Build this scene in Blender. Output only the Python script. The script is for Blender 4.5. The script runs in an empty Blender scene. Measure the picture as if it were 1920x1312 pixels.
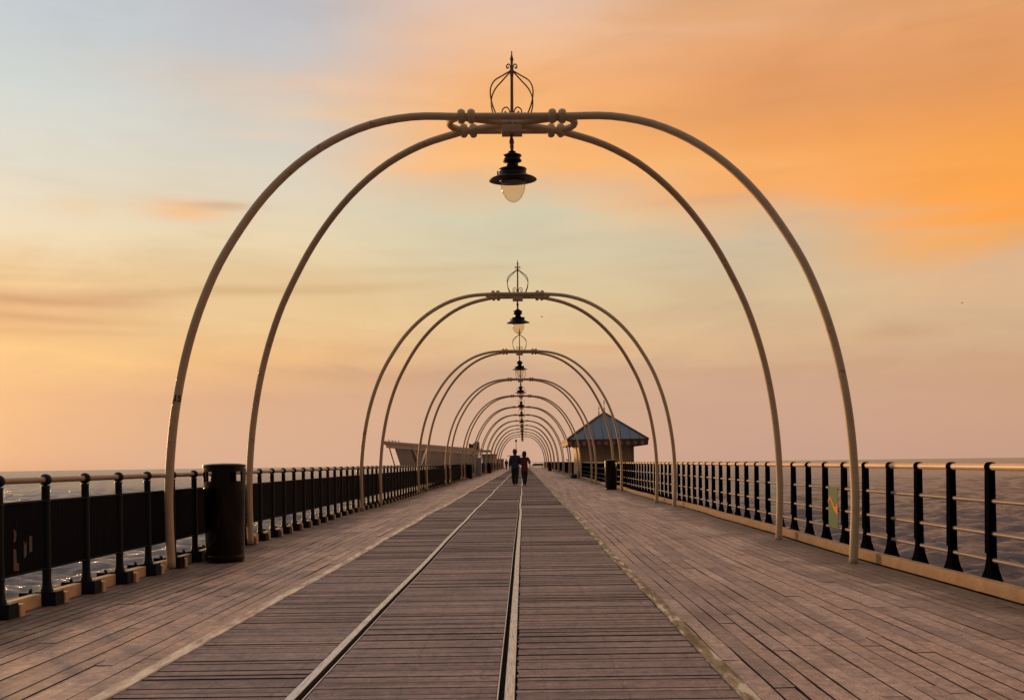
import bpy, bmesh, math, random
import numpy as np
from mathutils import Vector, Matrix
random.seed(7)
S = bpy.context.scene
COL = S.collection
R = math.radians
PI = math.pi

# ------------------------------------------------------------------ camera
F = 1750.0                 # focal length in pixels of the 1920 wide photograph
VPX, VPY, ROLL, EYE = 981.0, 865.5, 0.0136, 1.2
cd = bpy.data.cameras.new('camera'); cam = bpy.data.objects.new('camera', cd); COL.objects.link(cam)
cd.sensor_width = 36.0; cd.lens = 36.0 * F / 1920.0
cd.shift_x = -(VPX - 960.0) / 1920.0
cd.shift_y = (VPY - 656.0) / 1920.0
cd.clip_start = 0.1; cd.clip_end = 12000.0
cam.matrix_world = Matrix.Translation((0, 0, EYE)) @ Matrix.Rotation(R(90), 4, 'X') @ Matrix.Rotation(-ROLL, 4, 'Z')
S.camera = cam

def unroll(px, py):
    dx, dy = px - VPX, py - VPY
    c, s = math.cos(ROLL), math.sin(ROLL)
    return (dx * c - dy * s) / F, -(dx * s + dy * c) / F
def at(px, py, Y):
    u, v = unroll(px, py)
    return Vector((u * Y, Y, EYE + v * Y))

S.view_settings.view_transform = 'Standard'; S.view_settings.look = 'None'
S.view_settings.exposure = 0.0; S.view_settings.gamma = 1.0

def lin(c):
    return tuple(((v / 255.0) / 12.92 if v / 255.0 <= 0.04045 else ((v / 255.0 + 0.055) / 1.055) ** 2.4) for v in c)

# ------------------------------------------------------------------ sun
SUN_AZ, SUN_EL = R(-38.0), R(4.0)       # azimuth from +Y, negative = left of the pier
sd = bpy.data.lights.new('sun', 'SUN'); sun = bpy.data.objects.new('sun', sd); COL.objects.link(sun)
sd.energy = 2.6; sd.angle = R(3.0); sd.color = (1.0, 0.52, 0.20)
sdir = Vector((math.sin(SUN_AZ) * math.cos(SUN_EL), math.cos(SUN_AZ) * math.cos(SUN_EL), math.sin(SUN_EL)))
sun.rotation_euler = sdir.to_track_quat('Z', 'Y').to_euler()
sun.location = (-40, 10, 20)

# ------------------------------------------------------------------ node helper
class NT:
    def __init__(s, tree): s.t = tree; s.n = tree.nodes; s.l = tree.links
    def add(s, typ, **kw):
        n = s.n.new(typ)
        for k, v in kw.items(): setattr(n, k, v)
        return n
    def put(s, sock, v):
        if v is None: return
        if isinstance(v, bpy.types.NodeSocket): s.l.new(v, sock)
        elif isinstance(v, (tuple, list)):
            sock.default_value = tuple(v) + (1.0,) if (len(sock.default_value) == 4 and len(v) == 3) else tuple(v)
        else: sock.default_value = v
    def m(s, op, a, b=None, c=None, clamp=False):
        n = s.add('ShaderNodeMath', operation=op); n.use_clamp = clamp
        for i, v in enumerate((a, b, c)):
            if v is not None: s.put(n.inputs[i], v)
        return n.outputs[0]
    def mr(s, v, a, b, c=0.0, d=1.0, smooth=True):
        n = s.add('ShaderNodeMapRange'); n.interpolation_type = 'SMOOTHSTEP' if smooth else 'LINEAR'
        for i, x in enumerate((v, a, b, c, d)): s.put(n.inputs[i], x)
        return n.outputs[0]
    def mix(s, f, a, b, blend='MIX'):
        n = s.add('ShaderNodeMix', data_type='RGBA', blend_type=blend)
        s.put(n.inputs[0], f); s.put(n.inputs[6], a); s.put(n.inputs[7], b)
        return n.outputs[2]
    def noise(s, vec, scale, detail=4.0, rough=0.5, dist=0.0):
        n = s.add('ShaderNodeTexNoise')
        if vec is not None: s.l.new(vec, n.inputs['Vector'])
        n.inputs['Scale'].default_value = scale; n.inputs['Detail'].default_value = detail
        n.inputs['Roughness'].default_value = rough; n.inputs['Distortion'].default_value = dist
        return n.outputs['Fac']
    def comb(s, x, y, z):
        n = s.add('ShaderNodeCombineXYZ')
        for i, v in enumerate((x, y, z)): s.put(n.inputs[i], v)
        return n.outputs[0]
    def ramp(s, f, stops):
        n = s.add('ShaderNodeValToRGB'); cr = n.color_ramp
        stops = sorted(stops)
        while len(cr.elements) < len(stops): cr.elements.new(0.5)
        for e, (p, c) in zip(cr.elements, stops): e.position = p; e.color = tuple(c) + (1.0,)
        s.put(n.inputs[0], f); return n.outputs[0]
    def bump(s, h, strength=0.4, dist=0.01, normal=None):
        n = s.add('ShaderNodeBump'); n.inputs['Strength'].default_value = strength; n.inputs['Distance'].default_value = dist
        s.l.new(h, n.inputs['Height'])
        if normal is not None: s.l.new(normal, n.inputs['Normal'])
        return n.outputs[0]

# ------------------------------------------------------------------ world: dusk sky with lit cloud
W = bpy.data.worlds.new('World'); S.world = W; W.use_nodes = True
n = NT(W.node_tree); n.n.clear()
tc = n.add('ShaderNodeTexCoord').outputs['Generated']
sp = n.add('ShaderNodeSeparateXYZ'); n.l.new(tc, sp.inputs[0])
sx, sy, sz = sp.outputs
az = n.m('MULTIPLY', n.m('ARCTAN2', sx, sy), 57.29578)
el = n.m('MULTIPLY', n.m('ARCSINE', sz), 57.29578)
def azel(px, py):
    u, v = unroll(px, py)
    d = Vector((u, 1, v)).normalized()
    return math.degrees(math.atan2(d.x, d.y)), math.degrees(math.asin(d.z))
# warp so that nothing is ruler straight: streaky noise stretched along the horizon
cv = n.comb(n.m('ADD', n.m('MULTIPLY', az, 0.050), n.m('MULTIPLY', el, -0.02)), n.m('MULTIPLY', el, 0.13), 0.0)
w1 = n.m('SUBTRACT', n.noise(cv, 1.6, 6, 0.55, 0.6), 0.5)
cv2 = n.comb(n.m('MULTIPLY', az, 0.05), n.m('MULTIPLY', el, 0.14), 4.7)
w2 = n.m('SUBTRACT', n.noise(cv2, 1.3, 4, 0.5, 0.3), 0.5)
cv3 = n.comb(n.m('ADD', n.m('MULTIPLY', az, 0.05), n.m('MULTIPLY', el, 0.03)), n.m('MULTIPLY', el, 0.26), 9.1)
w3 = n.m('SUBTRACT', n.noise(cv3, 1.9, 7, 0.6, 0.8), 0.5)
amp = n.mr(el, 0.5, 9.0, 0.10, 1.0)
el2 = n.m('ADD', el, n.m('MULTIPLY', n.m('ADD', n.m('MULTIPLY', w1, 3.4), n.m('MULTIPLY', w3, 1.6)), amp))
az2 = n.m('ADD', az, n.m('MULTIPLY', w2, 9.0))
fel = n.m('DIVIDE', n.m('ADD', el2, 2.0), 34.0, clamp=True)
COLS = [
 (0,   [(0,(200,206,206)),(150,(209,213,208)),(300,(226,219,202)),(430,(238,217,183)),(500,(235,199,150)),(560,(229,181,132)),(610,(231,182,126)),(660,(246,197,133)),(740,(231,178,131)),(850,(216,169,135)),(885,(206,161,133))]),
 (480, [(0,(190,190,195)),(90,(195,195,198)),(170,(216,200,184)),(260,(210,205,194)),(350,(222,209,186)),(450,(231,209,171)),(520,(227,195,149)),(600,(235,199,147)),(680,(236,185,130)),(740,(217,169,135)),(850,(211,169,143))]),
 (960, [(0,(226,190,168)),(60,(236,188,150)),(150,(245,180,122)),(230,(248,180,112)),(310,(249,186,121)),(350,(226,191,153)),(400,(211,202,173)),(480,(215,201,166)),(580,(225,196,150)),(650,(223,185,141)),(700,(206,167,139)),(860,(206,166,141))]),
 (1440,[(0,(226,168,120)),(150,(228,155,98)),(300,(244,165,92)),(360,(246,172,105)),(405,(226,184,142)),(450,(207,187,157)),(560,(213,186,147)),(650,(216,178,138)),(720,(206,164,136)),(855,(201,159,139))]),
 (1920,[(0,(224,158,104)),(150,(228,152,90)),(250,(242,160,78)),(380,(249,162,72)),(440,(240,170,100)),(490,(221,179,139)),(600,(211,175,137)),(700,(205,161,129)),(850,(199,156,133))]),
]
cur = None; prev = None
for px, st in COLS:
    stops = [(min(1, max(0, (azel(px, y)[1] + 2.0) / 34.0)), lin(c)) for y, c in st]
    c = n.ramp(fel, stops)
    a = azel(px, 300)[0]
    if cur is None: cur = c
    else: cur = n.mix(n.mr(az2, prev, a), cur, c)
    prev = a
sky = cur
def blob(px, py, wx, wy, col, f, tilt=0.0):
    """a soft streak of cloud at a fixed place in the sky, edges broken by noise"""
    global sky
    a, e = azel(px, py); wx = wx / F * 57.3; wy = wy / F * 57.3
    da = n.m('SUBTRACT', n.m('ADD', az, n.m('MULTIPLY', w2, wx * 0.9)), a)
    de = n.m('SUBTRACT', n.m('ADD', el, n.m('MULTIPLY', w3, wy * 2.6)), n.m('ADD', n.m('MULTIPLY', da, tilt), e))
    q = n.m('ADD', n.m('POWER', n.m('DIVIDE', n.m('ABSOLUTE', da), wx), 2.0), n.m('POWER', n.m('DIVIDE', n.m('ABSOLUTE', de), wy), 2.0))
    g = n.m('MULTIPLY', n.m('EXPONENT', n.m('MULTIPLY', q, -1.0)), f)
    sky = n.mix(g, sky, lin(col))
blob(350, 398, 75, 15, (243, 190, 138), 0.85)
blob(420, 388, 60, 7, (206, 166, 132), 0.6, 0.03)
blob(150, 388, 40, 12, (240, 202, 158), 0.5)
blob(40, 562, 150, 9, (206, 154, 112), 0.85, 0.02)
blob(190, 556, 120, 5, (214, 168, 122), 0.5, 0.05)
blob(70, 596, 170, 9, (210, 160, 114), 0.7)
blob(40, 532, 120, 5, (246, 206, 150), 0.5, 0.03)
blob(110, 622, 150, 6, (216, 166, 120), 0.4)
blob(480, 545, 260, 9, (205, 164, 118), 0.55, 0.055)
blob(800, 505, 190, 8, (202, 176, 136), 0.4, 0.04)
blob(720, 705, 260, 18, (201, 155, 124), 0.45)
blob(1110, 650, 90, 11, (216, 160, 122), 0.45)
blob(1690, 622, 80, 13, (198, 152, 116), 0.45)
blob(1480, 690, 260, 10, (204, 158, 124), 0.35)
blob(60, 20, 200, 60, (196, 204, 210), 0.4)
# body of the lit cloud: bright underside, duller folds above, ragged mauve fringe below
blob(1290, 312, 260, 20, (252, 184, 112), 0.55, -0.02)
blob(1560, 330, 240, 16, (250, 172, 96), 0.5)
blob(1850, 330, 160, 60, (249, 163, 76), 0.45)
blob(1480, 180, 300, 34, (221, 152, 98), 0.5, 0.02)
blob(1330, 120, 260, 16, (224, 160, 112), 0.45, -0.03)
blob(1720, 95, 260, 22, (219, 150, 98), 0.45)
blob(1240, 60, 260, 14, (238, 186, 148), 0.45, -0.02)
blob(1640, 40, 220, 12, (230, 168, 118), 0.4)
blob(1330, 372, 130, 11, (220, 170, 128), 0.6)
blob(1640, 398, 150, 9, (224, 176, 134), 0.5, -0.04)
blob(1760, 432, 120, 10, (236, 176, 118), 0.5, -0.05)
blob(900, 300, 120, 12, (250, 192, 128), 0.5)
blob(690, 215, 130, 12, (246, 200, 150), 0.5, 0.03)
blob(610, 160, 120, 14, (238, 198, 166), 0.45, 0.04)
blob(520, 255, 140, 10, (228, 206, 182), 0.4, 0.03)
# fine streaks
sky = n.mix(1.0, sky, n.ramp(n.m('ADD', n.m('MULTIPLY', n.m('ADD', w3, w1), n.mr(el, 1.0, 8.0, 0.25, 1.0)), 0.5, clamp=True),
        [(0.2, (0.93, 0.935, 0.95)), (0.5, (1, 1, 1)), (0.8, (1.06, 1.04, 1.0))]), 'MULTIPLY')
# dome above and the half of the sky behind the photographer
up = n.mr(el, 27.0, 60.0)
sky = n.mix(up, sky, (0.60, 0.56, 0.56))
back = n.mr(sy, 0.42, -0.55)
lowb = n.mr(el, 8.0, 60.0, 1.0, 0.35)
sky = n.mix(n.m('MULTIPLY', back, lowb), sky, (0.082, 0.066, 0.066))
# glow round the setting sun, out of frame on the left
dt = n.add('ShaderNodeVectorMath', operation='DOT_PRODUCT'); n.l.new(tc, dt.inputs[0]); dt.inputs[1].default_value = tuple(sdir)
gl = n.m('POWER', n.m('MAXIMUM', dt.outputs['Value'], 0.0), 420.0)
glow = n.mix(n.m('MULTIPLY', gl, 1.0, clamp=True), (0, 0, 0), (5.0, 2.4, 0.7))
sky = n.mix(1.0, sky, glow, 'ADD')
side = n.m('MULTIPLY', n.m('MULTIPLY', n.mr(az, -34.0, -47.0), n.mr(az, -110.0, -70.0)), n.mr(el, 26.0, 4.0))
sky = n.mix(side, sky, (1.35, 0.80, 0.36))
low = n.mr(el, -3.0, -0.5)
sky = n.mix(low, (0.2, 0.15, 0.13), sky)
bg = n.add('ShaderNodeBackground'); n.l.new(sky, bg.inputs[0]); bg.inputs[1].default_value = 1.0
# a thin share of a physical dusk sky under the cloud cover
nish = n.add('ShaderNodeTexSky'); nish.sky_type = 'NISHITA'; nish.sun_disc = False
nish.sun_elevation = SUN_EL; nish.sun_rotation = SUN_AZ
bg2 = n.add('ShaderNodeBackground'); n.l.new(nish.outputs[0], bg2.inputs[0]); bg2.inputs[1].default_value = 0.004
ad = n.add('ShaderNodeAddShader'); n.l.new(bg.outputs[0], ad.inputs[0]); n.l.new(bg2.outputs[0], ad.inputs[1])
wo = n.add('ShaderNodeOutputWorld'); n.l.new(ad.outputs[0], wo.inputs[0])

# ------------------------------------------------------------------ materials
MAT = {}
def newmat(name):
    m = bpy.data.materials.new(name); m.use_nodes = True
    t = NT(m.node_tree); MAT[name] = m
    return m, t, t.n['Principled BSDF']
def paint(name, col, rough=0.45, var=0.25, scale=3.0, metal=0.0, bump=0.15, rust=None, spec=0.5):
    m, t, p = newmat(name)
    pos = t.add('ShaderNodeTexCoord').outputs['Object']
    a = t.noise(pos, scale, 6, 0.6); b = t.noise(pos, scale * 14, 4, 0.6)
    f = t.m('ADD', t.m('MULTIPLY', a, 0.65), t.m('MULTIPLY', b, 0.35))
    c = t.ramp(f, [(0.25, tuple(v * (1 - var) for v in col)), (0.5, col), (0.78, tuple(min(1, v * (1 + var)) for v in col))])
    if rust:
        k = t.mr(t.noise(pos, scale * 5, 8, 0.7), 0.60, 0.68)
        c = t.mix(k, c, rust)
    t.l.new(c, p.inputs['Base Color'])
    p.inputs['Metallic'].default_value = metal
    p.inputs['Specular IOR Level'].default_value = spec
    t.l.new(t.mr(f, 0.3, 0.7, rough * 0.85, min(1, rough * 1.2)), p.inputs['Roughness'])
    if bump: t.l.new(t.bump(b, bump, 0.004), p.inputs['Normal'])
    return m
paint('cream_paint', (0.50, 0.355, 0.21), 0.58, 0.22, 1.4, rust=(0.16, 0.09, 0.05))
paint('gold_rail', (0.60, 0.42, 0.26), 0.38, 0.2, 2.0)
paint('brown_rail', (0.30, 0.20, 0.14), 0.34, 0.3, 2.0)
paint('black_iron', (0.006, 0.008, 0.013), 0.45, 0.4, 4.0, spec=0.15)
paint('black_post', (0.004, 0.004, 0.006), 0.6, 0.4, 4.0, spec=0.0)
paint('black_panel', (0.0045, 0.0060, 0.0105), 0.5, 0.4, 4.0, spec=0.10)
paint('bar_metal', (0.18, 0.15, 0.145), 0.5, 0.3, 3.0, metal=0.15, spec=0.3)
paint('lamp_black', (0.004, 0.003, 0.003), 0.38, 0.4, 5.0, spec=0.2)
paint('bin_black', (0.005, 0.0028, 0.0016), 0.22, 0.4, 6.0, bump=0.15, spec=0.26)
paint('finial_iron', (0.16, 0.09, 0.055), 0.5, 0.35, 5.0)
paint('number_black', (0.006, 0.004, 0.006), 0.5, 0.1, 5.0)
paint('kerb_tan', (0.38, 0.235, 0.125), 0.8, 0.55, 5.0, rust=(0.17, 0.09, 0.05))
paint('kerb_cream', (0.55, 0.38, 0.225), 0.7, 0.34, 4.0, rust=(0.20, 0.12, 0.07))
paint('roof_slate', (0.075, 0.118, 0.152), 0.45, 0.25, 0.7)
paint('roof_trim', (0.12, 0.045, 0.03), 0.6, 0.3, 2.0)
paint('valance_cream', (0.30, 0.19, 0.12), 0.6, 0.3, 2.0)
paint('shelter_sunlit', (0.45, 0.30, 0.12), 0.6, 0.25, 1.2)  # shelter wall colour with the low sun's yellow painted in
paint('shelter_brown', (0.42, 0.29, 0.155), 0.6, 0.3, 1.0)
paint('pavilion_wall', (0.095, 0.070, 0.072), 0.5, 0.18, 0.5)
paint('pavilion_fascia', (0.30, 0.225, 0.185), 0.5, 0.2, 0.4)
paint('pavilion_white', (0.80, 0.72, 0.66), 0.45, 0.12, 1.0)
paint('pavilion_dark', (0.09, 0.06, 0.035), 0.6, 0.3, 1.0)
paint('beige_block', (0.36, 0.25, 0.19), 0.7, 0.2, 0.5)
paint('board_grey', (0.27, 0.22, 0.22), 0.4, 0.15, 2.0)
paint('sign_green', (0.13, 0.19, 0.115), 0.8, 0.18, 3.0, spec=0.1)
paint('sign_orange', (0.62, 0.25, 0.07), 0.8, 0.15, 8.0, spec=0.1)
paint('graffiti_pale', (0.075, 0.072, 0.07), 0.7, 0.4, 12.0)
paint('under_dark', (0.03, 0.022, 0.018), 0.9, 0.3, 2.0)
paint('jacket_navy', (0.014, 0.016, 0.048), 0.8, 0.3, 12.0)
paint('jacket_red', (0.105, 0.008, 0.012), 0.8, 0.3, 12.0)
paint('trouser_dark', (0.010, 0.008, 0.009), 0.85, 0.3, 12.0)
paint('jeans_dark', (0.010, 0.011, 0.02), 0.85, 0.3, 12.0)
paint('coat_brown', (0.05, 0.028, 0.016), 0.85, 0.3, 12.0)
paint('shoe_black', (0.01, 0.008, 0.008), 0.5, 0.3, 12.0)
paint('skin', (0.30, 0.15, 0.095), 0.55, 0.1, 20.0)
paint('hair_dark', (0.018, 0.010, 0.007), 0.6, 0.4, 40.0)
paint('hair_brown', (0.035, 0.016, 0.008), 0.6, 0.4, 40.0)
paint('gull_white', (0.55, 0.50, 0.46), 0.7, 0.1, 5.0)
paint('gull_grey', (0.30, 0.27, 0.25), 0.7, 0.1, 5.0)
paint('bag_black', (0.012, 0.010, 0.010), 0.7, 0.4, 6.0)

def glass():
    m, t, p = newmat('globe_glass')          # thin clear blown glass
    t.n.remove(p); out = [q for q in t.n if q.type == 'OUTPUT_MATERIAL'][0]
    tr = t.add('ShaderNodeBsdfTransparent'); gl_ = t.add('ShaderNodeBsdfGlossy'); gl_.inputs['Roughness'].default_value = 0.05
    lw = t.add('ShaderNodeLayerWeight'); lw.inputs['Blend'].default_value = 0.5
    edge = t.m('POWER', lw.outputs['Facing'], 5.0)
    t.l.new(t.mix(edge, (0.88, 0.80, 0.68), (0.26, 0.19, 0.13)), tr.inputs[0])
    mx = t.add('ShaderNodeMixShader'); t.l.new(t.m('ADD', 0.025, t.m('MULTIPLY', edge, 0.25)), mx.inputs[0])
    t.l.new(tr.outputs[0], mx.inputs[1]); t.l.new(gl_.outputs[0], mx.inputs[2]); t.l.new(mx.outputs[0], out.inputs[0])
glass()

def steel():
    m, t, p = newmat('rail_steel')           # polished running surface, rusty flanks
    pos = t.add('ShaderNodeTexCoord').outputs['Object']
    st = t.add('ShaderNodeMapping'); st.inputs['Scale'].default_value = (40, 1.2, 1); t.l.new(pos, st.inputs[0])
    f = t.noise(st.outputs[0], 4, 6, 0.65)
    g = t.add('ShaderNodeNewGeometry'); sn = t.add('ShaderNodeSeparateXYZ'); t.l.new(g.outputs['Normal'], sn.inputs[0])
    top = t.mr(sn.outputs[2], 0.75, 0.97)
    wear = t.m('MULTIPLY', top, t.mr(f, 0.30, 0.52, 0.45, 1.0))
    t.l.new(t.mix(wear, (0.030, 0.018, 0.013), t.ramp(f, [(0.3, (0.46, 0.42, 0.43)), (0.7, (0.72, 0.69, 0.72))])), p.inputs['Base Color'])
    t.l.new(t.m('MULTIPLY', wear, 0.9), p.inputs['Metallic'])
    t.l.new(t.mr(wear, 0.0, 1.0, 0.8, 0.34), p.inputs['Roughness'])
steel()
paint('rail_rust', (0.035, 0.020, 0.014), 0.8, 0.5, 6.0)

def wood(name, base, along, stain=0.0, kerbx=None, wear=0.5, nails=()):
    """weathered boards; along = axis of the grain ('X' or 'Y')"""
    m, t, p = newmat(name)
    pos = t.add('ShaderNodeTexCoord').outputs['Object']
    geo = t.add('ShaderNodeNewGeometry'); rnd = geo.outputs['Random Per Island']
    mp = t.add('ShaderNodeMapping'); t.l.new(pos, mp.inputs[0])
    mp.inputs['Scale'].default_value = (1.2, 16, 16) if along == 'X' else (16, 1.2, 16)
    off = t.comb(t.m('MULTIPLY', rnd, 37.0), t.m('MULTIPLY', rnd, 91.0), 0.0)
    va = t.add('ShaderNodeVectorMath', operation='ADD'); t.l.new(mp.outputs[0], va.inputs[0]); t.l.new(off, va.inputs[1])
    grain = t.noise(va.outputs[0], 2.2, 8, 0.65, 0.4)
    fine = t.noise(va.outputs[0], 9.0, 5, 0.6)
    big = t.noise(pos, 0.9, 6, 0.6)
    med = t.noise(pos, 7.0, 7, 0.7, 0.6)
    c = t.ramp(t.m('ADD', t.m('MULTIPLY', grain, 0.6), t.m('MULTIPLY', fine, 0.4)),
               [(0.28, tuple(v * 0.50 for v in base)), (0.48, base), (0.72, tuple(v * 1.38 for v in base))])
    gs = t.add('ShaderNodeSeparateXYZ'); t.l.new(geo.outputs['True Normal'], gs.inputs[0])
    c = t.mix(t.mr(gs.outputs[2], 0.35, 0.75, 0.88, 0.0), c, (0.022, 0.013, 0.009))       # board sides coloured dark, painted shade for the gaps
    # each board a little different
    c = t.mix(1.0, c, t.ramp(rnd, [(0.0, (0.70, 0.69, 0.69)), (0.3, (0.93, 0.93, 0.94)), (0.6, (1.08, 1.01, 0.95)), (0.85, (1.05, 1.08, 1.10)), (1.0, (1.32, 1.28, 1.20))]), 'MULTIPLY')
    c = t.mix(1.0, c, t.ramp(big, [(0.32, (0.66, 0.65, 0.65)), (0.5, (1, 1, 1)), (0.68, (1.22, 1.20, 1.15))]), 'MULTIPLY')
    # damp dark scuffs and pale scrapes
    c = t.mix(t.m('MULTIPLY', t.mr(med, 0.60, 0.72), 0.55 * wear), c, tuple(v * 0.42 for v in base))
    c = t.mix(t.m('MULTIPLY', t.mr(t.noise(pos, 23.0, 4, 0.6), 0.66, 0.72), 0.5 * wear), c, tuple(min(1, v * 1.9) for v in base))
    if kerbx is not None:      # green-brown damp growth along the foot of the kerb
        s = t.add('ShaderNodeSeparateXYZ'); t.l.new(pos, s.inputs[0])
        d = t.m('ABSOLUTE', t.m('SUBTRACT', s.outputs[0], kerbx))
        d = t.m('ADD', d, t.m('MULTIPLY', t.m('SUBTRACT', big, 0.5), 1.3))
        k = t.mr(d, 0.15, 1.05, 0.88, 0.0)
        c = t.mix(k, c, (base[0] * 0.27, base[1] * 0.27, base[2] * 0.23))
    if nails:
        s2 = t.add('ShaderNodeSeparateXYZ'); t.l.new(pos, s2.inputs[0])
        acc = None
        for nx in nails:
            d = t.m('ABSOLUTE', t.m('SUBTRACT', t.m('ADD', s2.outputs[0], t.m('MULTIPLY', t.m('SUBTRACT', rnd, 0.5), 0.025)), nx))
            k = t.mr(d, 0.004, 0.010, 1.0, 0.0)
            acc = k if acc is None else t.m('MAXIMUM', acc, k)
        dots = t.mr(t.noise(pos, 60.0, 2, 0.5), 0.46, 0.56)
        c = t.mix(t.m('MULTIPLY', t.m('MULTIPLY', acc, dots), 0.5), c, (0.03, 0.02, 0.018))
    t.l.new(c, p.inputs['Base Color'])
    t.l.new(t.mr(grain, 0.3, 0.7, 0.52, 0.78), p.inputs['Roughness'])
    p.inputs['Specular IOR Level'].default_value = 0.5
    mot = t.noise(pos, 13.0, 9, 0.76, 0.5)
    mp3 = t.add('ShaderNodeMapping'); t.l.new(pos, mp3.inputs[0]); mp3.inputs['Scale'].default_value = (1.0, 3.0, 1) if along == 'X' else (3.0, 1.0, 1)
    spk = t.noise(mp3.outputs[0], 46.0, 5, 0.65)
    c = t.mix(1.0, c, t.ramp(t.m('ADD', t.m('MULTIPLY', mot, 0.6), t.m('MULTIPLY', spk, 0.4)), [(0.37, (0.36, 0.35, 0.36)), (0.455, (0.84, 0.84, 0.84)), (0.53, (1.10, 1.09, 1.06)), (0.63, (1.75, 1.68, 1.56))]), 'MULTIPLY')
    t.l.new(c, p.inputs['Base Color'])
    h = t.m('ADD', t.m('ADD', t.m('MULTIPLY', grain, 0.5), t.m('MULTIPLY', fine, 0.3)), t.m('MULTIPLY', mot, 0.5))
    t.l.new(t.bump(h, 0.55, 0.006), p.inputs['Normal'])
    return m
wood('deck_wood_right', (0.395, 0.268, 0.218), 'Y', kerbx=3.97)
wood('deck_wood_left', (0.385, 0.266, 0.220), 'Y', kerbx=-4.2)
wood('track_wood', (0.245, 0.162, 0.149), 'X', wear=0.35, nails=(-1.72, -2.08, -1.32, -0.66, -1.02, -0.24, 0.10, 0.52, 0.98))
def strip_mat(name, ochre):
    m, t, p = newmat(name)
    pos = t.add('ShaderNodeTexCoord').outputs['Object']
    mp = t.add('ShaderNodeMapping'); t.l.new(pos, mp.inputs[0]); mp.inputs['Scale'].default_value = (6, 1.1, 1)
    f = t.noise(mp.outputs[0], 2.0, 7, 0.65)
    c = t.ramp(f, [(0.40, ochre[0]), (0.47, ochre[1]), (0.53, ochre[2]), (0.585, ochre[3])])
    t.l.new(c, p.inputs['Base Color']); p.inputs['Roughness'].default_value = 0.8
    t.l.new(t.bump(t.noise(pos, 40, 4, 0.6), 0.3, 0.004), p.inputs['Normal'])
strip_mat('strip_ochre', ((0.17, 0.11, 0.045), (0.27, 0.185, 0.085), (0.36, 0.25, 0.14), (0.72, 0.56, 0.40)))
strip_mat('strip_pale', ((0.36, 0.26, 0.19), (0.55, 0.43, 0.32), (0.68, 0.55, 0.42), (0.82, 0.70, 0.56)))

def water():
    m, t, p = newmat('sea_water')
    pos = t.add('ShaderNodeTexCoord').outputs['Object']
    mp = t.add('ShaderNodeMapping'); t.l.new(pos, mp.inputs[0]); mp.inputs['Rotation'].default_value = (0, 0, R(-8)); mp.inputs['Scale'].default_value = (0.42, 1.0, 1)
    a = t.noise(mp.outputs[0], 1.5, 9, 0.68, 0.6)
    b = t.noise(mp.outputs[0], 3.6, 6, 0.6, 0.3)
    c0 = t.noise(mp.outputs[0], 0.16, 6, 0.6)
    col = t.ramp(c0, [(0.3, (0.120, 0.102, 0.122)), (0.6, (0.215, 0.182, 0.200))])
    foam_glint = t.mr(t.m('ADD', t.m('MULTIPLY', a, 0.6), t.m('MULTIPLY', b, 0.4)), 0.60, 0.70)
    col = t.mix(t.m('MULTIPLY', foam_glint, 0.55), col, (0.42, 0.37, 0.36))  # foam flecks and small crest highlights painted into the water colour
    t.l.new(col, p.inputs['Base Color'])
    p.inputs['Roughness'].default_value = 0.23
    p.inputs['IOR'].default_value = 1.33
    h = t.m('ADD', t.m('MULTIPLY', a, 1.0), t.m('MULTIPLY', b, 0.35))
    t.l.new(t.bump(h, 1.0, 0.7), p.inputs['Normal'])
water()

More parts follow.
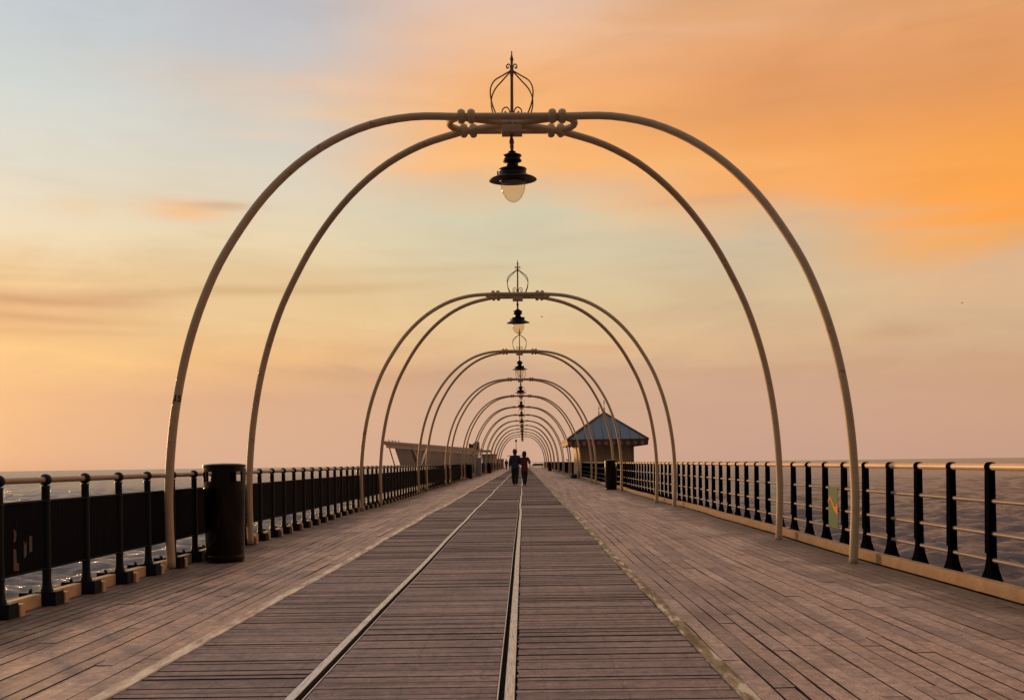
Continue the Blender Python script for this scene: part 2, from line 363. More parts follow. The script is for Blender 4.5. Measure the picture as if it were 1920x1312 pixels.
# ------------------------------------------------------------------ mesh helper
class MB:
    def __init__(s): s.v = []; s.f = []; s.sm = []
    def face(s, idx, smooth=False): s.f.append(tuple(idx)); s.sm.append(smooth)
    def box(s, x0, x1, y0, y1, z0, z1):
        b = len(s.v)
        s.v += [(x0,y0,z0),(x1,y0,z0),(x1,y1,z0),(x0,y1,z0),(x0,y0,z1),(x1,y0,z1),(x1,y1,z1),(x0,y1,z1)]
        for q in ((0,3,2,1),(4,5,6,7),(0,1,5,4),(1,2,6,5),(2,3,7,6),(3,0,4,7)): s.face([b+i for i in q])
        return s
    def hexa(s, P):
        b = len(s.v); s.v += [tuple(p) for p in P]
        for q in ((0,3,2,1),(4,5,6,7),(0,1,5,4),(1,2,6,5),(2,3,7,6),(3,0,4,7)): s.face([b+i for i in q])
        return s
    def tube(s, pts, r, seg=12, cap=True, closed=False):
        pts = [Vector(p) for p in pts]; N = len(pts)
        rr = r if isinstance(r, (list, tuple)) else [r] * N
        T = []
        for i in range(N):
            if closed: d = pts[(i+1) % N] - pts[i-1]
            else: d = pts[min(i+1, N-1)] - pts[max(i-1, 0)]
            T.append(d.normalized())
        ref = Vector((0, 0, 1)) if abs(T[0].z) < 0.9 else Vector((1, 0, 0))
        u = (ref - T[0] * ref.dot(T[0])).normalized()
        b = len(s.v)
        for i in range(N):
            u = (u - T[i] * u.dot(T[i])).normalized(); w = T[i].cross(u)
            for k in range(seg):
                a = 2 * PI * k / seg
                s.v.append(tuple(pts[i] + (u * math.cos(a) + w * math.sin(a)) * rr[i]))
        for i in range(N if closed else N - 1):
            j = (i + 1) % N
            for k in range(seg):
                l = (k + 1) % seg
                s.face((b+i*seg+k, b+i*seg+l, b+j*seg+l, b+j*seg+k), True)
        if cap and not closed:
            s.face([b+k for k in range(seg)][::-1]); s.face([b+(N-1)*seg+k for k in range(seg)])
        return s
    def lathe(s, prof, seg=24, c=(0, 0, 0), axis='Z', smooth=True, cap=True):
        """prof: list of (r, h)"""
        b = len(s.v)
        for r, h in prof:
            for k in range(seg):
                a = 2 * PI * k / seg
                p = (r * math.cos(a), r * math.sin(a), h)
                if axis == 'X': p = (p[2], p[0], p[1])
                if axis == 'Y': p = (p[0], p[2], p[1])
                s.v.append((p[0] + c[0], p[1] + c[1], p[2] + c[2]))
        for i in range(len(prof) - 1):
            for k in range(seg):
                l = (k + 1) % seg
                s.face((b+i*seg+k, b+i*seg+l, b+(i+1)*seg+l, b+(i+1)*seg+k), smooth)
        if cap and prof[0][0] > 1e-5: s.face([b+k for k in range(seg)][::-1])
        if cap and prof[-1][0] > 1e-5: s.face([b+(len(prof)-1)*seg+k for k in range(seg)])
        return s
    def ball(s, c, rx, ry, rz, seg=14, rings=9):
        b = len(s.v)
        for i in range(rings + 1):
            t = PI * i / rings
            for k in range(seg):
                a = 2 * PI * k / seg
                s.v.append((c[0]+rx*math.sin(t)*math.cos(a), c[1]+ry*math.sin(t)*math.sin(a), c[2]-rz*math.cos(t)))
        for i in range(rings):
            for k in range(seg):
                l = (k+1) % seg
                s.face((b+i*seg+k, b+i*seg+l, b+(i+1)*seg+l, b+(i+1)*seg+k), True)
        return s
    def prism(s, poly, y0, y1, axis='Y'):
        """extrude a closed (a,b) polygon along an axis"""
        b = len(s.v); N = len(poly)
        def P(a, c, h): return (a, h, c) if axis == 'Y' else ((h, a, c) if axis == 'X' else (a, c, h))
        for h in (y0, y1):
            for a, c in poly: s.v.append(P(a, c, h))
        for i in range(N):
            j = (i+1) % N
            s.face((b+i, b+j, b+N+j, b+N+i))
        s.face([b+i for i in range(N)][::-1]); s.face([b+N+i for i in range(N)])
        return s
    def mesh(s, name):
        me = bpy.data.meshes.new(name); me.from_pydata(s.v, [], s.f); me.update()
        me.polygons.foreach_set('use_smooth', s.sm)
        bm = bmesh.new(); bm.from_mesh(me)
        bmesh.ops.remove_doubles(bm, verts=bm.verts, dist=1e-5)
        bmesh.ops.recalc_face_normals(bm, faces=bm.faces); bm.to_mesh(me); bm.free()
        return me
    def build(s, name, mat, parent=None, bevel=0.0):
        o = bpy.data.objects.new(name, s.mesh(name)); COL.objects.link(o)
        o.data.materials.append(MAT[mat]); o.parent = parent
        if bevel:
            md = o.modifiers.new('bevel', 'BEVEL'); md.width = bevel; md.segments = 2; md.limit_method = 'ANGLE'; md.angle_limit = R(40)
        return o
def thing(name, label, cat, loc=(0, 0, 0), rz=0.0, group=None):
    o = bpy.data.objects.new(name, None); COL.objects.link(o)
    o.location = loc; o.rotation_euler = (0, 0, rz); o.empty_display_size = 0.2
    o['label'] = label; o['category'] = cat
    if group: o['group'] = group
    return o
def tag(o, label, cat, group=None):
    o['label'] = label; o['category'] = cat
    if group: o['group'] = group
    return o
def structure(o, kind='structure'):
    o['kind'] = kind; return o
def dup(root, loc=None, label=None):
    r = root.copy(); COL.objects.link(r)
    if loc is not None: r.location = loc
    if label: r['label'] = label
    for ch in list(root.children):
        c = ch.copy(); COL.objects.link(c); c.parent = r
        for g in list(ch.children):
            d = g.copy(); COL.objects.link(d); d.parent = c
    return r

Y0, Y1 = 2.0, 186.0        # deck extent along the pier
def dz(y):                  # old decking: never quite level
    return 0.014 * math.sin(y * 0.33 + 1.0) + 0.009 * math.sin(y * 0.81 + 2.2) + 0.004 * math.sin(y * 1.9) if y > 14 else \
        (0.014 * math.sin(y * 0.33 + 1.0) + 0.009 * math.sin(y * 0.81 + 2.2)) * max(0, (y - 6) / 8.0)
def wob(y):
    k = 0.6 * min(1.0, max(0.0, (y - 9) / 14.0))
    return k * (0.020 * math.sin(y * 0.37 + 0.6) + 0.010 * math.sin(y * 0.9 + 1.0))

# ------------------------------------------------------------------ sea
def make_sea():
    rows = []; r = 9.0
    while r < 3570.0: rows.append(r); r *= 1.0065
    rows.append(3570.0); rows = np.array(rows)
    fine = np.arange(-68, 68, 0.15); coarse = np.arange(68, 292, 4.0)
    a = np.radians(np.concatenate([fine, coarse])); NR, NA = len(rows), len(a)
    rr, aa = np.meshgrid(rows, a, indexing='ij')
    x = rr * np.sin(aa); y = rr * np.cos(aa); z = np.zeros_like(x)
    rng = np.random.RandomState(3)
    for i in range(60):
        L = 0.7 * (11.0 / 0.7) ** rng.rand()
        th = np.radians(8 + rng.randn() * 26)
        A = 0.0150 * L ** 0.78 * (0.6 + 0.8 * rng.rand())
        k = 2 * np.pi / L
        ph = k * (x * np.sin(th) + y * np.cos(th)) + rng.rand() * 6.28
        res = np.clip(L / (rr * 0.0065 * 2.2) - 0.6, 0, 1)      # drop waves the grid cannot carry
        z += A * res * (np.sin(ph) + 0.25 * np.cos(2 * ph))
    z *= 0.8 + 0.5 * np.sin(x * 0.02 + 1) * np.sin(y * 0.017)
    z -= 7.0
    co = np.stack([x, y, z], -1).reshape(-1, 3).astype(np.float32)
    i = np.arange(NR - 1)[:, None]; j = np.arange(NA)[None, :]; j2 = (j + 1) % NA
    q = np.stack([i*NA+j, i*NA+j2, (i+1)*NA+j2, (i+1)*NA+j], -1).reshape(-1, 4)[:, ::-1]
    me = bpy.data.meshes.new('sea'); nf = len(q)
    me.vertices.add(len(co)); me.vertices.foreach_set('co', co.ravel())
    me.loops.add(nf * 4); me.loops.foreach_set('vertex_index', q.ravel().astype(np.int32))
    me.polygons.add(nf); me.polygons.foreach_set('loop_start', (np.arange(nf) * 4).astype(np.int32))
    me.update(calc_edges=True); me.polygons.foreach_set('use_smooth', np.ones(nf, dtype=bool))
    me.validate(); me.materials.append(MAT['sea_water'])
    o = bpy.data.objects.new('sea', me); COL.objects.link(o); structure(o)
make_sea()

# ------------------------------------------------------------------ deck
XR0, XR1 = 1.172, 3.965       # right boardwalk
XL0, XL1 = -4.30, -2.265      # left boardwalk
def boardwalk(x0, x1, mat, seed):
    rg = random.Random(seed); m = MB(); nb = int(round((x1 - x0) / 0.1215)); w = (x1 - x0) / nb
    for i in range(nb):
        y = Y0 - rg.random() * 4
        while y < Y1:
            L = rg.choice((1.3, 1.9, 2.4, 2.9, 3.5)) + rg.uniform(-0.1, 0.1); ye = min(y + L, Y1)
            g = rg.uniform(0.0030, 0.0065); a = x0 + i * w + g; b = x0 + (i + 1) * w - g
            t = rg.uniform(-0.0022, 0.0022); sl = rg.uniform(-0.0012, 0.0012)
            ya, yb = y + 0.0035, ye - 0.0035
            n_ = max(2, int((ye - y) / 0.42)); bb = len(m.v)
            cup = rg.uniform(-0.0016, 0.0016)
            for k in range(n_ + 1):        # weathered arrises: the gap opens and closes along the board
                yk = ya + (yb - ya) * k / n_; zk = dz(yk) + t
                ja = max(-g + 0.0004, rg.gauss(0, 0.0026)); jb = min(g - 0.0004, rg.gauss(0, 0.0026))
                m.v += [(a+ja, yk, zk-0.04), (b+jb, yk, zk-0.04), (b+jb, yk, zk-sl+cup*(k/n_-0.5)), (a+ja, yk, zk+sl+cup*(k/n_-0.5))]
            for k in range(n_):
                for e in range(4):
                    l = (e + 1) % 4; m.face((bb+k*4+e, bb+k*4+l, bb+k*4+4+l, bb+k*4+4+e))
            m.face((bb+3, bb+2, bb+1, bb)); e = bb + n_*4; m.face((e, e+1, e+2, e+3))
            y = ye
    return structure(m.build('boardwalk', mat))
boardwalk(XR0, XR1, 'deck_wood_right', 1)
boardwalk(XL0, XL1, 'deck_wood_left', 2)

RAIL_X = (-1.205, -0.086)
def track():
    rg = random.Random(5); m = MB(); y = Y0
    secs = ((-2.160, RAIL_X[0] - 0.040), (RAIL_X[0] + 0.068, RAIL_X[1] - 0.068), (RAIL_X[1] + 0.040, 1.070))
    while y < Y1:
        w = rg.uniform(0.050, 0.088)
        for s, (a, b) in enumerate(secs):
            g = rg.choice((0.0008, 0.001, 0.001, 0.0014, 0.002, 0.0035, 0.0055)); t = rg.uniform(-0.003, 0.003); ti = rg.uniform(-0.002, 0.002); sk = rg.uniform(-1, 1) * g * 0.9
            z = dz(y)
            ja, jb = (0.0, 0.0) if s == 1 else (rg.uniform(-0.008, 0.004), rg.uniform(-0.004, 0.008))
            wo = wob(y)
            ax = a + ja + (wo if s else 0); bx = b + jb + (wo if s < 2 else 0)
            m.hexa([(ax, y+g+sk, z-0.05), (bx, y+g-sk, z-0.05), (bx, y+w-g-sk, z-0.05), (ax, y+w-g+sk, z-0.05),
                    (ax, y+g+sk, z+t-ti), (bx, y+g-sk, z+t-ti), (bx, y+w-g-sk, z+t+ti), (ax, y+w-g+sk, z+t+ti)])
        y += w
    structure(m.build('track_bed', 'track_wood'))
track()
def ypts(step=0.8):
    N = int((Y1 - Y0) / step); return [Y0 + (Y1 - Y0) * i / N for i in range(N + 1)]
def ribbon(m, x0, x1, z0, z1, wf=lambda y: 0.0, step=0.8):
    ys = ypts(step); b = len(m.v)
    for y in ys:
        d, w = dz(y), wf(y)
        m.v += [(x0+w, y, z0+d), (x1+w, y, z0+d), (x1+w, y, z1+d), (x0+w, y, z1+d)]
    for i in range(len(ys) - 1):
        for k in range(4):
            l = (k + 1) % 4; m.face((b+i*4+k, b+i*4+l, b+(i+1)*4+l, b+(i+1)*4+k))
    m.face((b+3, b+2, b+1, b)); e = b + (len(ys) - 1) * 4; m.face((e, e+1, e+2, e+3))
for k, x in enumerate(RAIL_X):
    m = MB(); ribbon(m, x - 0.027, x + 0.027, -0.05, 0.012, wob); o = m.build('tram_rail', 'rail_steel', bevel=0.004); structure(o)
    m = MB(); s = 1 if k == 0 else -1
    a, b = sorted((x + s * 0.058, x + s * 0.065)); ribbon(m, a, b, -0.05, 0.003, wob); structure(m.build('flange_guard', 'rail_steel'))
m = MB(); ribbon(m, 1.076, 1.166, -0.05, 0.009); structure(m.build('edge_strip', 'strip_ochre', bevel=0.003))
m = MB(); ribbon(m, -2.259, -2.166, -0.05, 0.009); structure(m.build('edge_strip', 'strip_pale', bevel=0.003))
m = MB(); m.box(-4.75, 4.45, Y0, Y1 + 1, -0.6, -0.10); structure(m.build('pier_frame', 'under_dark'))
m = MB(); ribbon(m, 3.972, 4.065, 0.012, 0.125); structure(m.build('kerb', 'kerb_tan', bevel=0.006))
# wider pier head at the far end
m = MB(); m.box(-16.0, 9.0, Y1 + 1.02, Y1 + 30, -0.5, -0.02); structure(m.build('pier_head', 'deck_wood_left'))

# ------------------------------------------------------------------ left railing
NP = 100
LX, LZ0, LD = -4.20, 8.20 - 2 * 0.739, 0.739
RX, RZ0, RD = 4.11, 8.21 - 2 * 0.7475, 0.7475
RAILH = 1.10
def place_parts(name, mesh, mat, parent, pos, extra=None):
    """first NP as parts of their own, the rest as one part"""
    out = []
    mesh.materials.append(MAT[mat])
    for p in pos[:NP]:
        o = bpy.data.objects.new(name, mesh); COL.objects.link(o); o.parent = parent; o.location = p; out.append(o)
    if len(pos) > NP:
        far = pos[NP:]
        nv = len(mesh.vertices); co = np.zeros(nv * 3, np.float32); mesh.vertices.foreach_get('co', co); co = co.reshape(-1, 3)
        V = np.concatenate([co + np.array(p, np.float32) for p in far])
        polys = [tuple(p.vertices) for p in mesh.polygons]
        FF = [tuple(i + k * nv for i in f) for k in range(len(far)) for f in polys]
        me = bpy.data.meshes.new(name); me.from_pydata(V.tolist(), [], FF); me.update()
        me.polygons.foreach_set('use_smooth', [p.use_smooth for p in mesh.polygons] * len(far))
        me.materials.append(MAT[mat])
        o = bpy.data.objects.new(name, me); COL.objects.link(o); o.parent = parent; o['kind'] = 'stuff'
    return out
left = thing('pier_railing', 'black railing with ribbed panels and brown handrail on the left side of the pier', 'railing', (LX, 0, 0))
ends = [LZ0 + LD * i for i in range(int((Y1 - LZ0) / LD) + 1)]
pm = MB()
pm.lathe([(0.052, 0.10), (0.052, 0.13), (0.043, 0.16), (0.037, 0.21), (0.036, 0.9), (0.034, 1.02), (0.040, 1.05)], 16)
pm.ball((0, 0, RAILH), 0.052, 0.052, 0.052, 16, 10)
pm.box(-0.065, 0.112, -0.072, 0.072, -0.03, 0.125)
pm.box(-0.20, -0.068, -0.085, 0.085, 0.08, 0.120)
for bx, by in ((-0.17, 0.05), (-0.12, -0.05)):
    pm.lathe([(0.015, 0.118), (0.013, 0.138), (0.006, 0.142)], 8, (bx, by, 0))
pm.ball((0, 0, 0.905), 0.043, 0.043, 0.022, 12, 6); pm.ball((0, 0, 0.31), 0.043, 0.043, 0.022, 12, 6)
place_parts('post', pm.mesh('post'), 'black_iron', left, [(0, y, 0) for y in ends])
hm = MB(); hm.tube([(0, y, RAILH) for y in ([Y0 + 0.5] + ends + [Y1])], 0.027, 12); hm.build('handrail', 'brown_rail', left)
# ribbed sheet panel between two posts
pn = MB(); nr = 26; x0 = 0.0
prof = []
for i in range(nr * 4 + 1):
    t = i / (nr * 4) * (LD - 0.085) + 0.042
    prof.append((t, 0.006 if (i % 4) in (1, 2) else -0.004))
b = len(pn.v)
for t, d in prof: pn.v += [(d, t, 0.335), (d, t, 0.910)]
for i in range(len(prof) - 1): pn.face((b+2*i, b+2*i+2, b+2*i+3, b+2*i+1))
pn.box(-0.016, 0.016, 0.038, LD - 0.038, 0.910, 0.926); pn.box(-0.016, 0.016, 0.038, LD - 0.038, 0.318, 0.335)
pans = place_parts('infill_panel', pn.mesh('infill_panel'), 'black_panel', left, [(0, y, 0) for y in ends[:-1]])
# worn pale paint marks on one panel
gm = MB()
def patch(poly): gm.prism([(a, c) for a, c in poly], 0.0065, 0.0085, 'X')
k0 = ends[1]       # panel between the posts at x=5 and x=90 in the photograph
def py_z(px, py):  # point on the panel plane X = LX
    u, v = unroll(px, py); Y = LX / u; return (Y - k0, EYE + v * Y)
Z = lambda q: [py_z(a / 10.94, 940 + b / 10.94) for a, b in q]
patch(Z([(255, 570), (300, 600), (318, 680), (300, 820), (255, 830), (272, 700)]))
patch(Z([(255, 965), (310, 990), (322, 1255), (370, 1270), (370, 1420), (262, 1420)]))
patch(Z([(470, 790), (500, 900), (528, 790), (530, 1080), (500, 1150), (470, 1150)]))
patch(Z([(580, 710), (635, 700), (640, 1015), (585, 1045)]))
g = gm.build('graffiti_mark', 'graffiti_pale', pans[1])
# kerb timbers between the post feet
km = MB()
for a, b in zip(ends[:-1], ends[1:]):
    rg = random.Random(int(a * 100)); za, zb = dz(a), dz(b)
    j = rg.uniform(-0.012, 0.012)
    km.hexa([(-4.285, a+0.155, za+0.0), (-4.205+j, a+0.155, za), (-4.205+j, b-0.078, zb), (-4.285, b-0.078, zb),
             (-4.285, a+0.155, za+0.112), (-4.205+j, a+0.155, za+0.112), (-4.205+j, b-0.078, zb+0.115), (-4.285, b-0.078, zb+0.115)])
    km.hexa([(-4.25, a+0.078, za), (-4.072+j, a+0.078, za), (-4.072+j, a+0.150, za), (-4.25, a+0.150, za),
             (-4.25, a+0.078, za+0.105), (-4.072+j, a+0.078, za+0.105), (-4.072+j, a+0.150, za+0.105), (-4.25, a+0.150, za+0.105)])
structure(km.build('kerb', 'kerb_cream', bevel=0.006))

# ------------------------------------------------------------------ right railing
right = thing('pier_railing', 'open black railing with three bars and golden handrail on the right side of the pier', 'railing', (RX, 0, 0))
rends = [RZ0 + RD * i for i in range(int((Y1 - RZ0) / RD) + 1) if not (65.2 < RZ0 + RD * i < 72.8)]
pm = MB()
# H-section stanchion: web along X, flange to the deck, hooked head, flared foot
def loft(m, secs):
    b = len(m.v)
    for z, hx, hy in secs: m.v += [(-hx, -hy, z), (hx, -hy, z), (hx, hy, z), (-hx, hy, z)]
    for i in range(len(secs) - 1):
        for k in range(4): l = (k + 1) % 4; m.face((b+i*4+k, b+i*4+l, b+i*4+4+l, b+i*4+4+k))
    m.face((b+3, b+2, b+1, b)); e = b + (len(secs) - 1) * 4; m.face((e, e+1, e+2, e+3))
loft(pm, [(0.02, 0.062, 0.150), (0.055, 0.062, 0.150), (0.075, 0.052, 0.135), (0.11, 0.045, 0.108), (0.16, 0.040, 0.078), (0.21, 0.036, 0.054), (0.28, 0.034, 0.036), (0.32, 0.033, 0.030), (1.06, 0.028, 0.024)])
pm.prism([(-0.043, 0.34), (-0.036, 1.07), (-0.029, 1.07), (-0.034, 0.34)], -0.038, 0.038)
pm.box(-0.07, 0.07, -0.13, 0.13, -0.02, 0.019)
pm.lathe([(0.030, -0.033), (0.044, -0.033), (0.044, 0.033), (0.030, 0.033)], 20, (0, 0, RAILH), 'Y')
for h in (0.80, 0.515, 0.283): pm.lathe([(0.026, -0.038), (0.026, 0.038)], 12, (0, 0, h), 'Y')
place_parts('post', pm.mesh('post'), 'black_post', right, [(0, y, 0) for y in rends])
for rng_ in ((Y0 + 0.5, 65.0), (73.0, Y1)):
    hm = MB(); ys = [y for y in np.arange(rng_[0], rng_[1], 2.0)] + [rng_[1]]
    hm.tube([(0, y, RAILH) for y in ys], 0.031, 14); hm.build('handrail', 'gold_rail', right)
    for h in (0.80, 0.515, 0.283):
        bm_ = MB(); bm_.tube([(0, y, h) for y in ys], 0.0205, 10); bm_.build('crossbar', 'bar_metal', right)
# end rail across the pier head
er = thing('end_railing', 'thin low railing closing off the far end of the pier', 'railing', (0, Y1 + 3, 0))
eh = MB(); eh.tube([(-1.5, 0, 1.08), (9, 0, 1.08)], 0.03, 8); eh.build('handrail', 'bar_metal', er)
for i in range(9):
    e = MB(); e.tube([(-1.2 + i * 1.25, 0, 0), (-1.2 + i * 1.25, 0, 1.08)], 0.025, 8); e.build('post', 'bar_metal', er)

# ------------------------------------------------------------------ archways
AX, AY0, ASP, NA_ = -0.142, 12.28, 12.70, 13
ORD = ['nearest', 'second', 'third', 'fourth', 'fifth', 'sixth', 'seventh', 'eighth', 'ninth', 'tenth', 'eleventh', 'twelfth', 'farthest']
PROF = [(3.914, 0.0), (3.927, 0.30), (3.937, 0.6), (3.936, 0.92), (3.911, 1.37), (3.866, 1.80), (3.792, 2.25), (3.693, 2.68), (3.562, 3.10), (3.393, 3.52),
        (3.163, 3.95), (2.900, 4.36), (2.565, 4.76), (2.180, 5.10), (1.742, 5.37), (1.26, 5.545), (0.80, 5.622), (0.58, 5.640), (0.0, 5.648)]
def smooth_path(P, sub=4):
    out = []
    for i in range(len(P) - 1):
        p0 = Vector(P[max(i-1, 0)]); p1 = Vector(P[i]); p2 = Vector(P[i+1]); p3 = Vector(P[min(i+2, len(P)-1)])
        for k in range(sub):
            t = k / sub
            out.append(0.5 * ((2*p1) + (p2-p0)*t + (2*p0-5*p1+4*p2-p3)*t*t + (3*p1-p0-3*p2+p3)*t*t*t))
    out.append(Vector(P[-1])); return out
def KD(x): x = abs(x); return 0.398 * x + 0.1 * max(0.0, math.sin(PI * min(1.0, (x / 3.95) ** 2.1)))
half = smooth_path(PROF, 3)
def hoop(s):
    pts = [(-p[0], -s * KD(p[0]), p[1]) for p in half] + [(p[0], s * KD(p[0]), p[1]) for p in reversed(half[:-1])]
    N = len(pts)
    if s < 0: pass
    rr = [0.047 + 0.002 * (1 - min(p[2], 5.0) / 5.0) for p in pts]
    return MB().tube(pts, rr, 16)
def number_mesh(txt):
    cu = bpy.data.curves.new('num', 'FONT'); cu.body = txt; cu.size = 0.104; cu.align_x = 'CENTER'; cu.align_y = 'CENTER'
    cu.offset = 0.003; cu.space_character = 0.92
    ob = bpy.data.objects.new('num', cu); COL.objects.link(ob)
    dg = bpy.context.evaluated_depsgraph_get(); me = bpy.data.meshes.new_from_object(ob.evaluated_get(dg))
    bpy.data.objects.remove(ob); bpy.data.curves.remove(cu)
    bm = bmesh.new(); bm.from_mesh(me); bmesh.ops.triangulate(bm, faces=bm.faces)
    for _ in range(2):
        bmesh.ops.subdivide_edges(bm, edges=[e for e in bm.edges if e.calc_length() > 0.012], cuts=1)
        bmesh.ops.triangulate(bm, faces=bm.faces)
    r = 0.0510
    for v in bm.verts:
        a = v.co.x / r; v.co = Vector((math.sin(a) * r, -math.cos(a) * r, v.co.y))
    bm.to_mesh(me); bm.free(); me.materials.append(MAT['number_black']); me.name = 'number'
    return me
def scroll(pts): return MB().tube(smooth_path(pts, 5), 0.0085, 8)
def make_arch(label):
    t = thing('pier_archway', label, 'archway', (AX, AY0, 0), 0, 'cream hooped archways standing in a row along the pier')
    t.rotation_euler = (0, R(0.55), 0)
    h1 = hoop(1).build('hoop', 'cream_paint', t)       # front left foot to back right foot
    h2 = hoop(-1).build('hoop', 'cream_paint', t)
    # racetrack ring at the crown
    ring = []; yy = 0.262; H = 5.648
    for i in range(6): ring.append((-0.55 + 1.10 * i / 5, -yy, H))
    for i in range(1, 12): a = -PI/2 + PI * i / 12; ring.append((0.55 + 0.275 * math.cos(a), yy * math.sin(a), H))
    for i in range(6): ring.append((0.55 - 1.10 * i / 5, yy, H))
    for i in range(1, 12): a = PI/2 + PI * i / 12; ring.append((-0.55 + 0.275 * math.cos(a), yy * math.sin(a), H))
    MB().tube(ring, 0.044, 14, closed=True).build('crown_ring', 'cream_paint', t)
    for sx_ in (-1, 1):
        for sy_ in (-1, 1):
            for xk in (0.522, 0.650):
                MB().lathe([(0.04, -0.052), (0.072, -0.047), (0.090, -0.022), (0.094, 0.0), (0.090, 0.022), (0.072, 0.047), (0.04, 0.052)], 18, (sx_ * xk, sy_ * (yy - 0.004 * (xk > 0.6)), H), 'X').build('collar', 'cream_paint', t)
    b = MB(); b.box(-0.135, 0.135, -0.10, 0.10, 5.505, 5.60)
    b.lathe([(0.062, 5.51), (0.062, 5.70), (0.035, 5.73)], 16)
    b.build('crown_bracket', 'cream_paint', t, bevel=0.006)
    # wrought iron finial: rod with spear head, basket of four ribs, scrolls
    fz = MB(); fz.lathe([(0.030, 5.70), (0.021, 5.78), (0.019, 6.25), (0.026, 6.31), (0.030, 6.345), (0.017, 6.37), (0.014, 6.42), (0.019, 6.45), (0.016, 6.47), (0.026, 6.485), (0.013, 6.53), (0.007, 6.57), (0.009, 6.58), (0.006, 6.60)], 12)
    f = fz.build('finial', 'finial_iron', t); f.rotation_euler = (0, 0, 0)
    for q in range(4):
        a = R(30) + q * PI/2 if q % 2 == 0 else R(-30) + (q + 1) * PI/2
        a = (R(32), R(-32), R(148), R(-148))[q]
        P = [(0.02, 6.335), (0.07, 6.30), (0.16, 6.235), (0.26, 6.16), (0.318, 6.06), (0.325, 5.95), (0.295, 5.83), (0.25, 5.74), (0.20, 5.665)]
        MB().tube(smooth_path([(r * math.cos(a), r * math.sin(a), z) for r, z in P], 3), 0.0095, 8).build('rib', 'finial_iron', f)
    for s in (-1, 1):
        P = [(0.022, 5.71), (0.030, 5.80), (0.065, 5.850), (0.110, 5.835), (0.130, 5.785), (0.112, 5.745), (0.082, 5.750), (0.078, 5.785), (0.098, 5.792)]
        scroll([(s * x, -0.03, z) for x, z in P]).build('scroll', 'finial_iron', f)
        P = [(0.014, 6.345), (0.020, 6.40), (0.042, 6.425), (0.066, 6.405), (0.066, 6.375), (0.048, 6.372), (0.046, 6.39)]
        scroll([(s * x, -0.01, z) for x, z in P]).build('scroll', 'finial_iron', f)
    return t, h1
def arch_label(i):
    if i == 0: return 'nearest and largest cream hooped archway over the pier, its front left leg marked 15'
    if i == 12: return 'smallest and farthest cream hooped archway, framing the sky beyond the walking couple'
    return ORD[i] + ' cream hooped archway counting away from the camera along the pier'
arch0, hoop0 = make_arch(arch_label(0))
archs = [arch0]
for i in range(1, NA_): archs.append(dup(arch0, (AX, AY0 + ASP * i, 0), arch_label(i)))
for i, a in enumerate(archs[:7]):
    h = [c for c in a.children if c.name.startswith('hoop')][0]
    o = bpy.data.objects.new('number', number_mesh(str(15 + i))); COL.objects.link(o); o.parent = h
    z = 1.94; x = -np.interp(z, [p[1] for p in PROF], [p[0] for p in PROF])
    o.location = (x, -KD(x), z); o.rotation_euler = (0, R(7.5), math.atan2(-(AX + x), AY0 + ASP * i - KD(x)))

# ------------------------------------------------------------------ pendant lamps
def make_lamp(label):
    t = thing('pendant_lamp', label, 'lamp', (AX + 0.045, AY0, 5.50), 0, 'black pendant lamps hanging under the archway crowns')
    t.rotation_euler = (R(5.0), R(-1.2), 0)
    MB().lathe([(0.022, 0.0), (0.018, -0.03), (0.030, -0.075), (0.034, -0.10), (0.022, -0.135), (0.028, -0.15), (0.020, -0.19), (0.024, -0.215)], 16).build('stem', 'finial_iron', t)
    hd = MB().lathe([(0.030, -0.210), (0.048, -0.214), (0.055, -0.235), (0.085, -0.248), (0.122, -0.262), (0.126, -0.275), (0.108, -0.290), (0.108, -0.318), (0.124, -0.330), (0.124, -0.345), (0.088, -0.358),
        (0.074, -0.375), (0.084, -0.410), (0.105, -0.428), (0.178, -0.436), (0.188, -0.446), (0.180, -0.462), (0.176, -0.500), (0.196, -0.518), (0.215, -0.530), (0.290, -0.560), (0.314, -0.578), (0.316, -0.588), (0.300, -0.590), (0.215, -0.556), (0.150, -0.548), (0.0001, -0.545)], 32)
    hood = hd.build('hood', 'lamp_black', t)
    MB().lathe([(0.150, -0.585), (0.172, -0.590), (0.172, -0.604), (0.150, -0.606)], 32).build('rim', 'lamp_black', hood)
    cl = MB().box(-0.206, -0.186, -0.02, 0.02, -0.515, -0.465).build('clasp', 'finial_iron', hood)
    P = [(0.148, -0.560), (0.158, -0.61), (0.163, -0.65), (0.156, -0.70), (0.138, -0.755), (0.108, -0.81), (0.066, -0.85), (0.030, -0.868), (0.0, -0.872)]
    MB().lathe(P, 32, cap=False).build('globe', 'globe_glass', t)
    return t
def lamp_label(i):
    if i == 0: return 'largest black pendant lamp with clear egg shaped globe, under the nearest archway'
    if i == 12: return 'smallest black pendant lamp, under the farthest archway'
    return 'black pendant lamp hanging under the %s archway from the camera' % ORD[i]
lamp0 = make_lamp(lamp_label(0))
for i in range(1, NA_): dup(lamp0, (AX + 0.045, AY0 + ASP * i, 5.50), lamp_label(i))

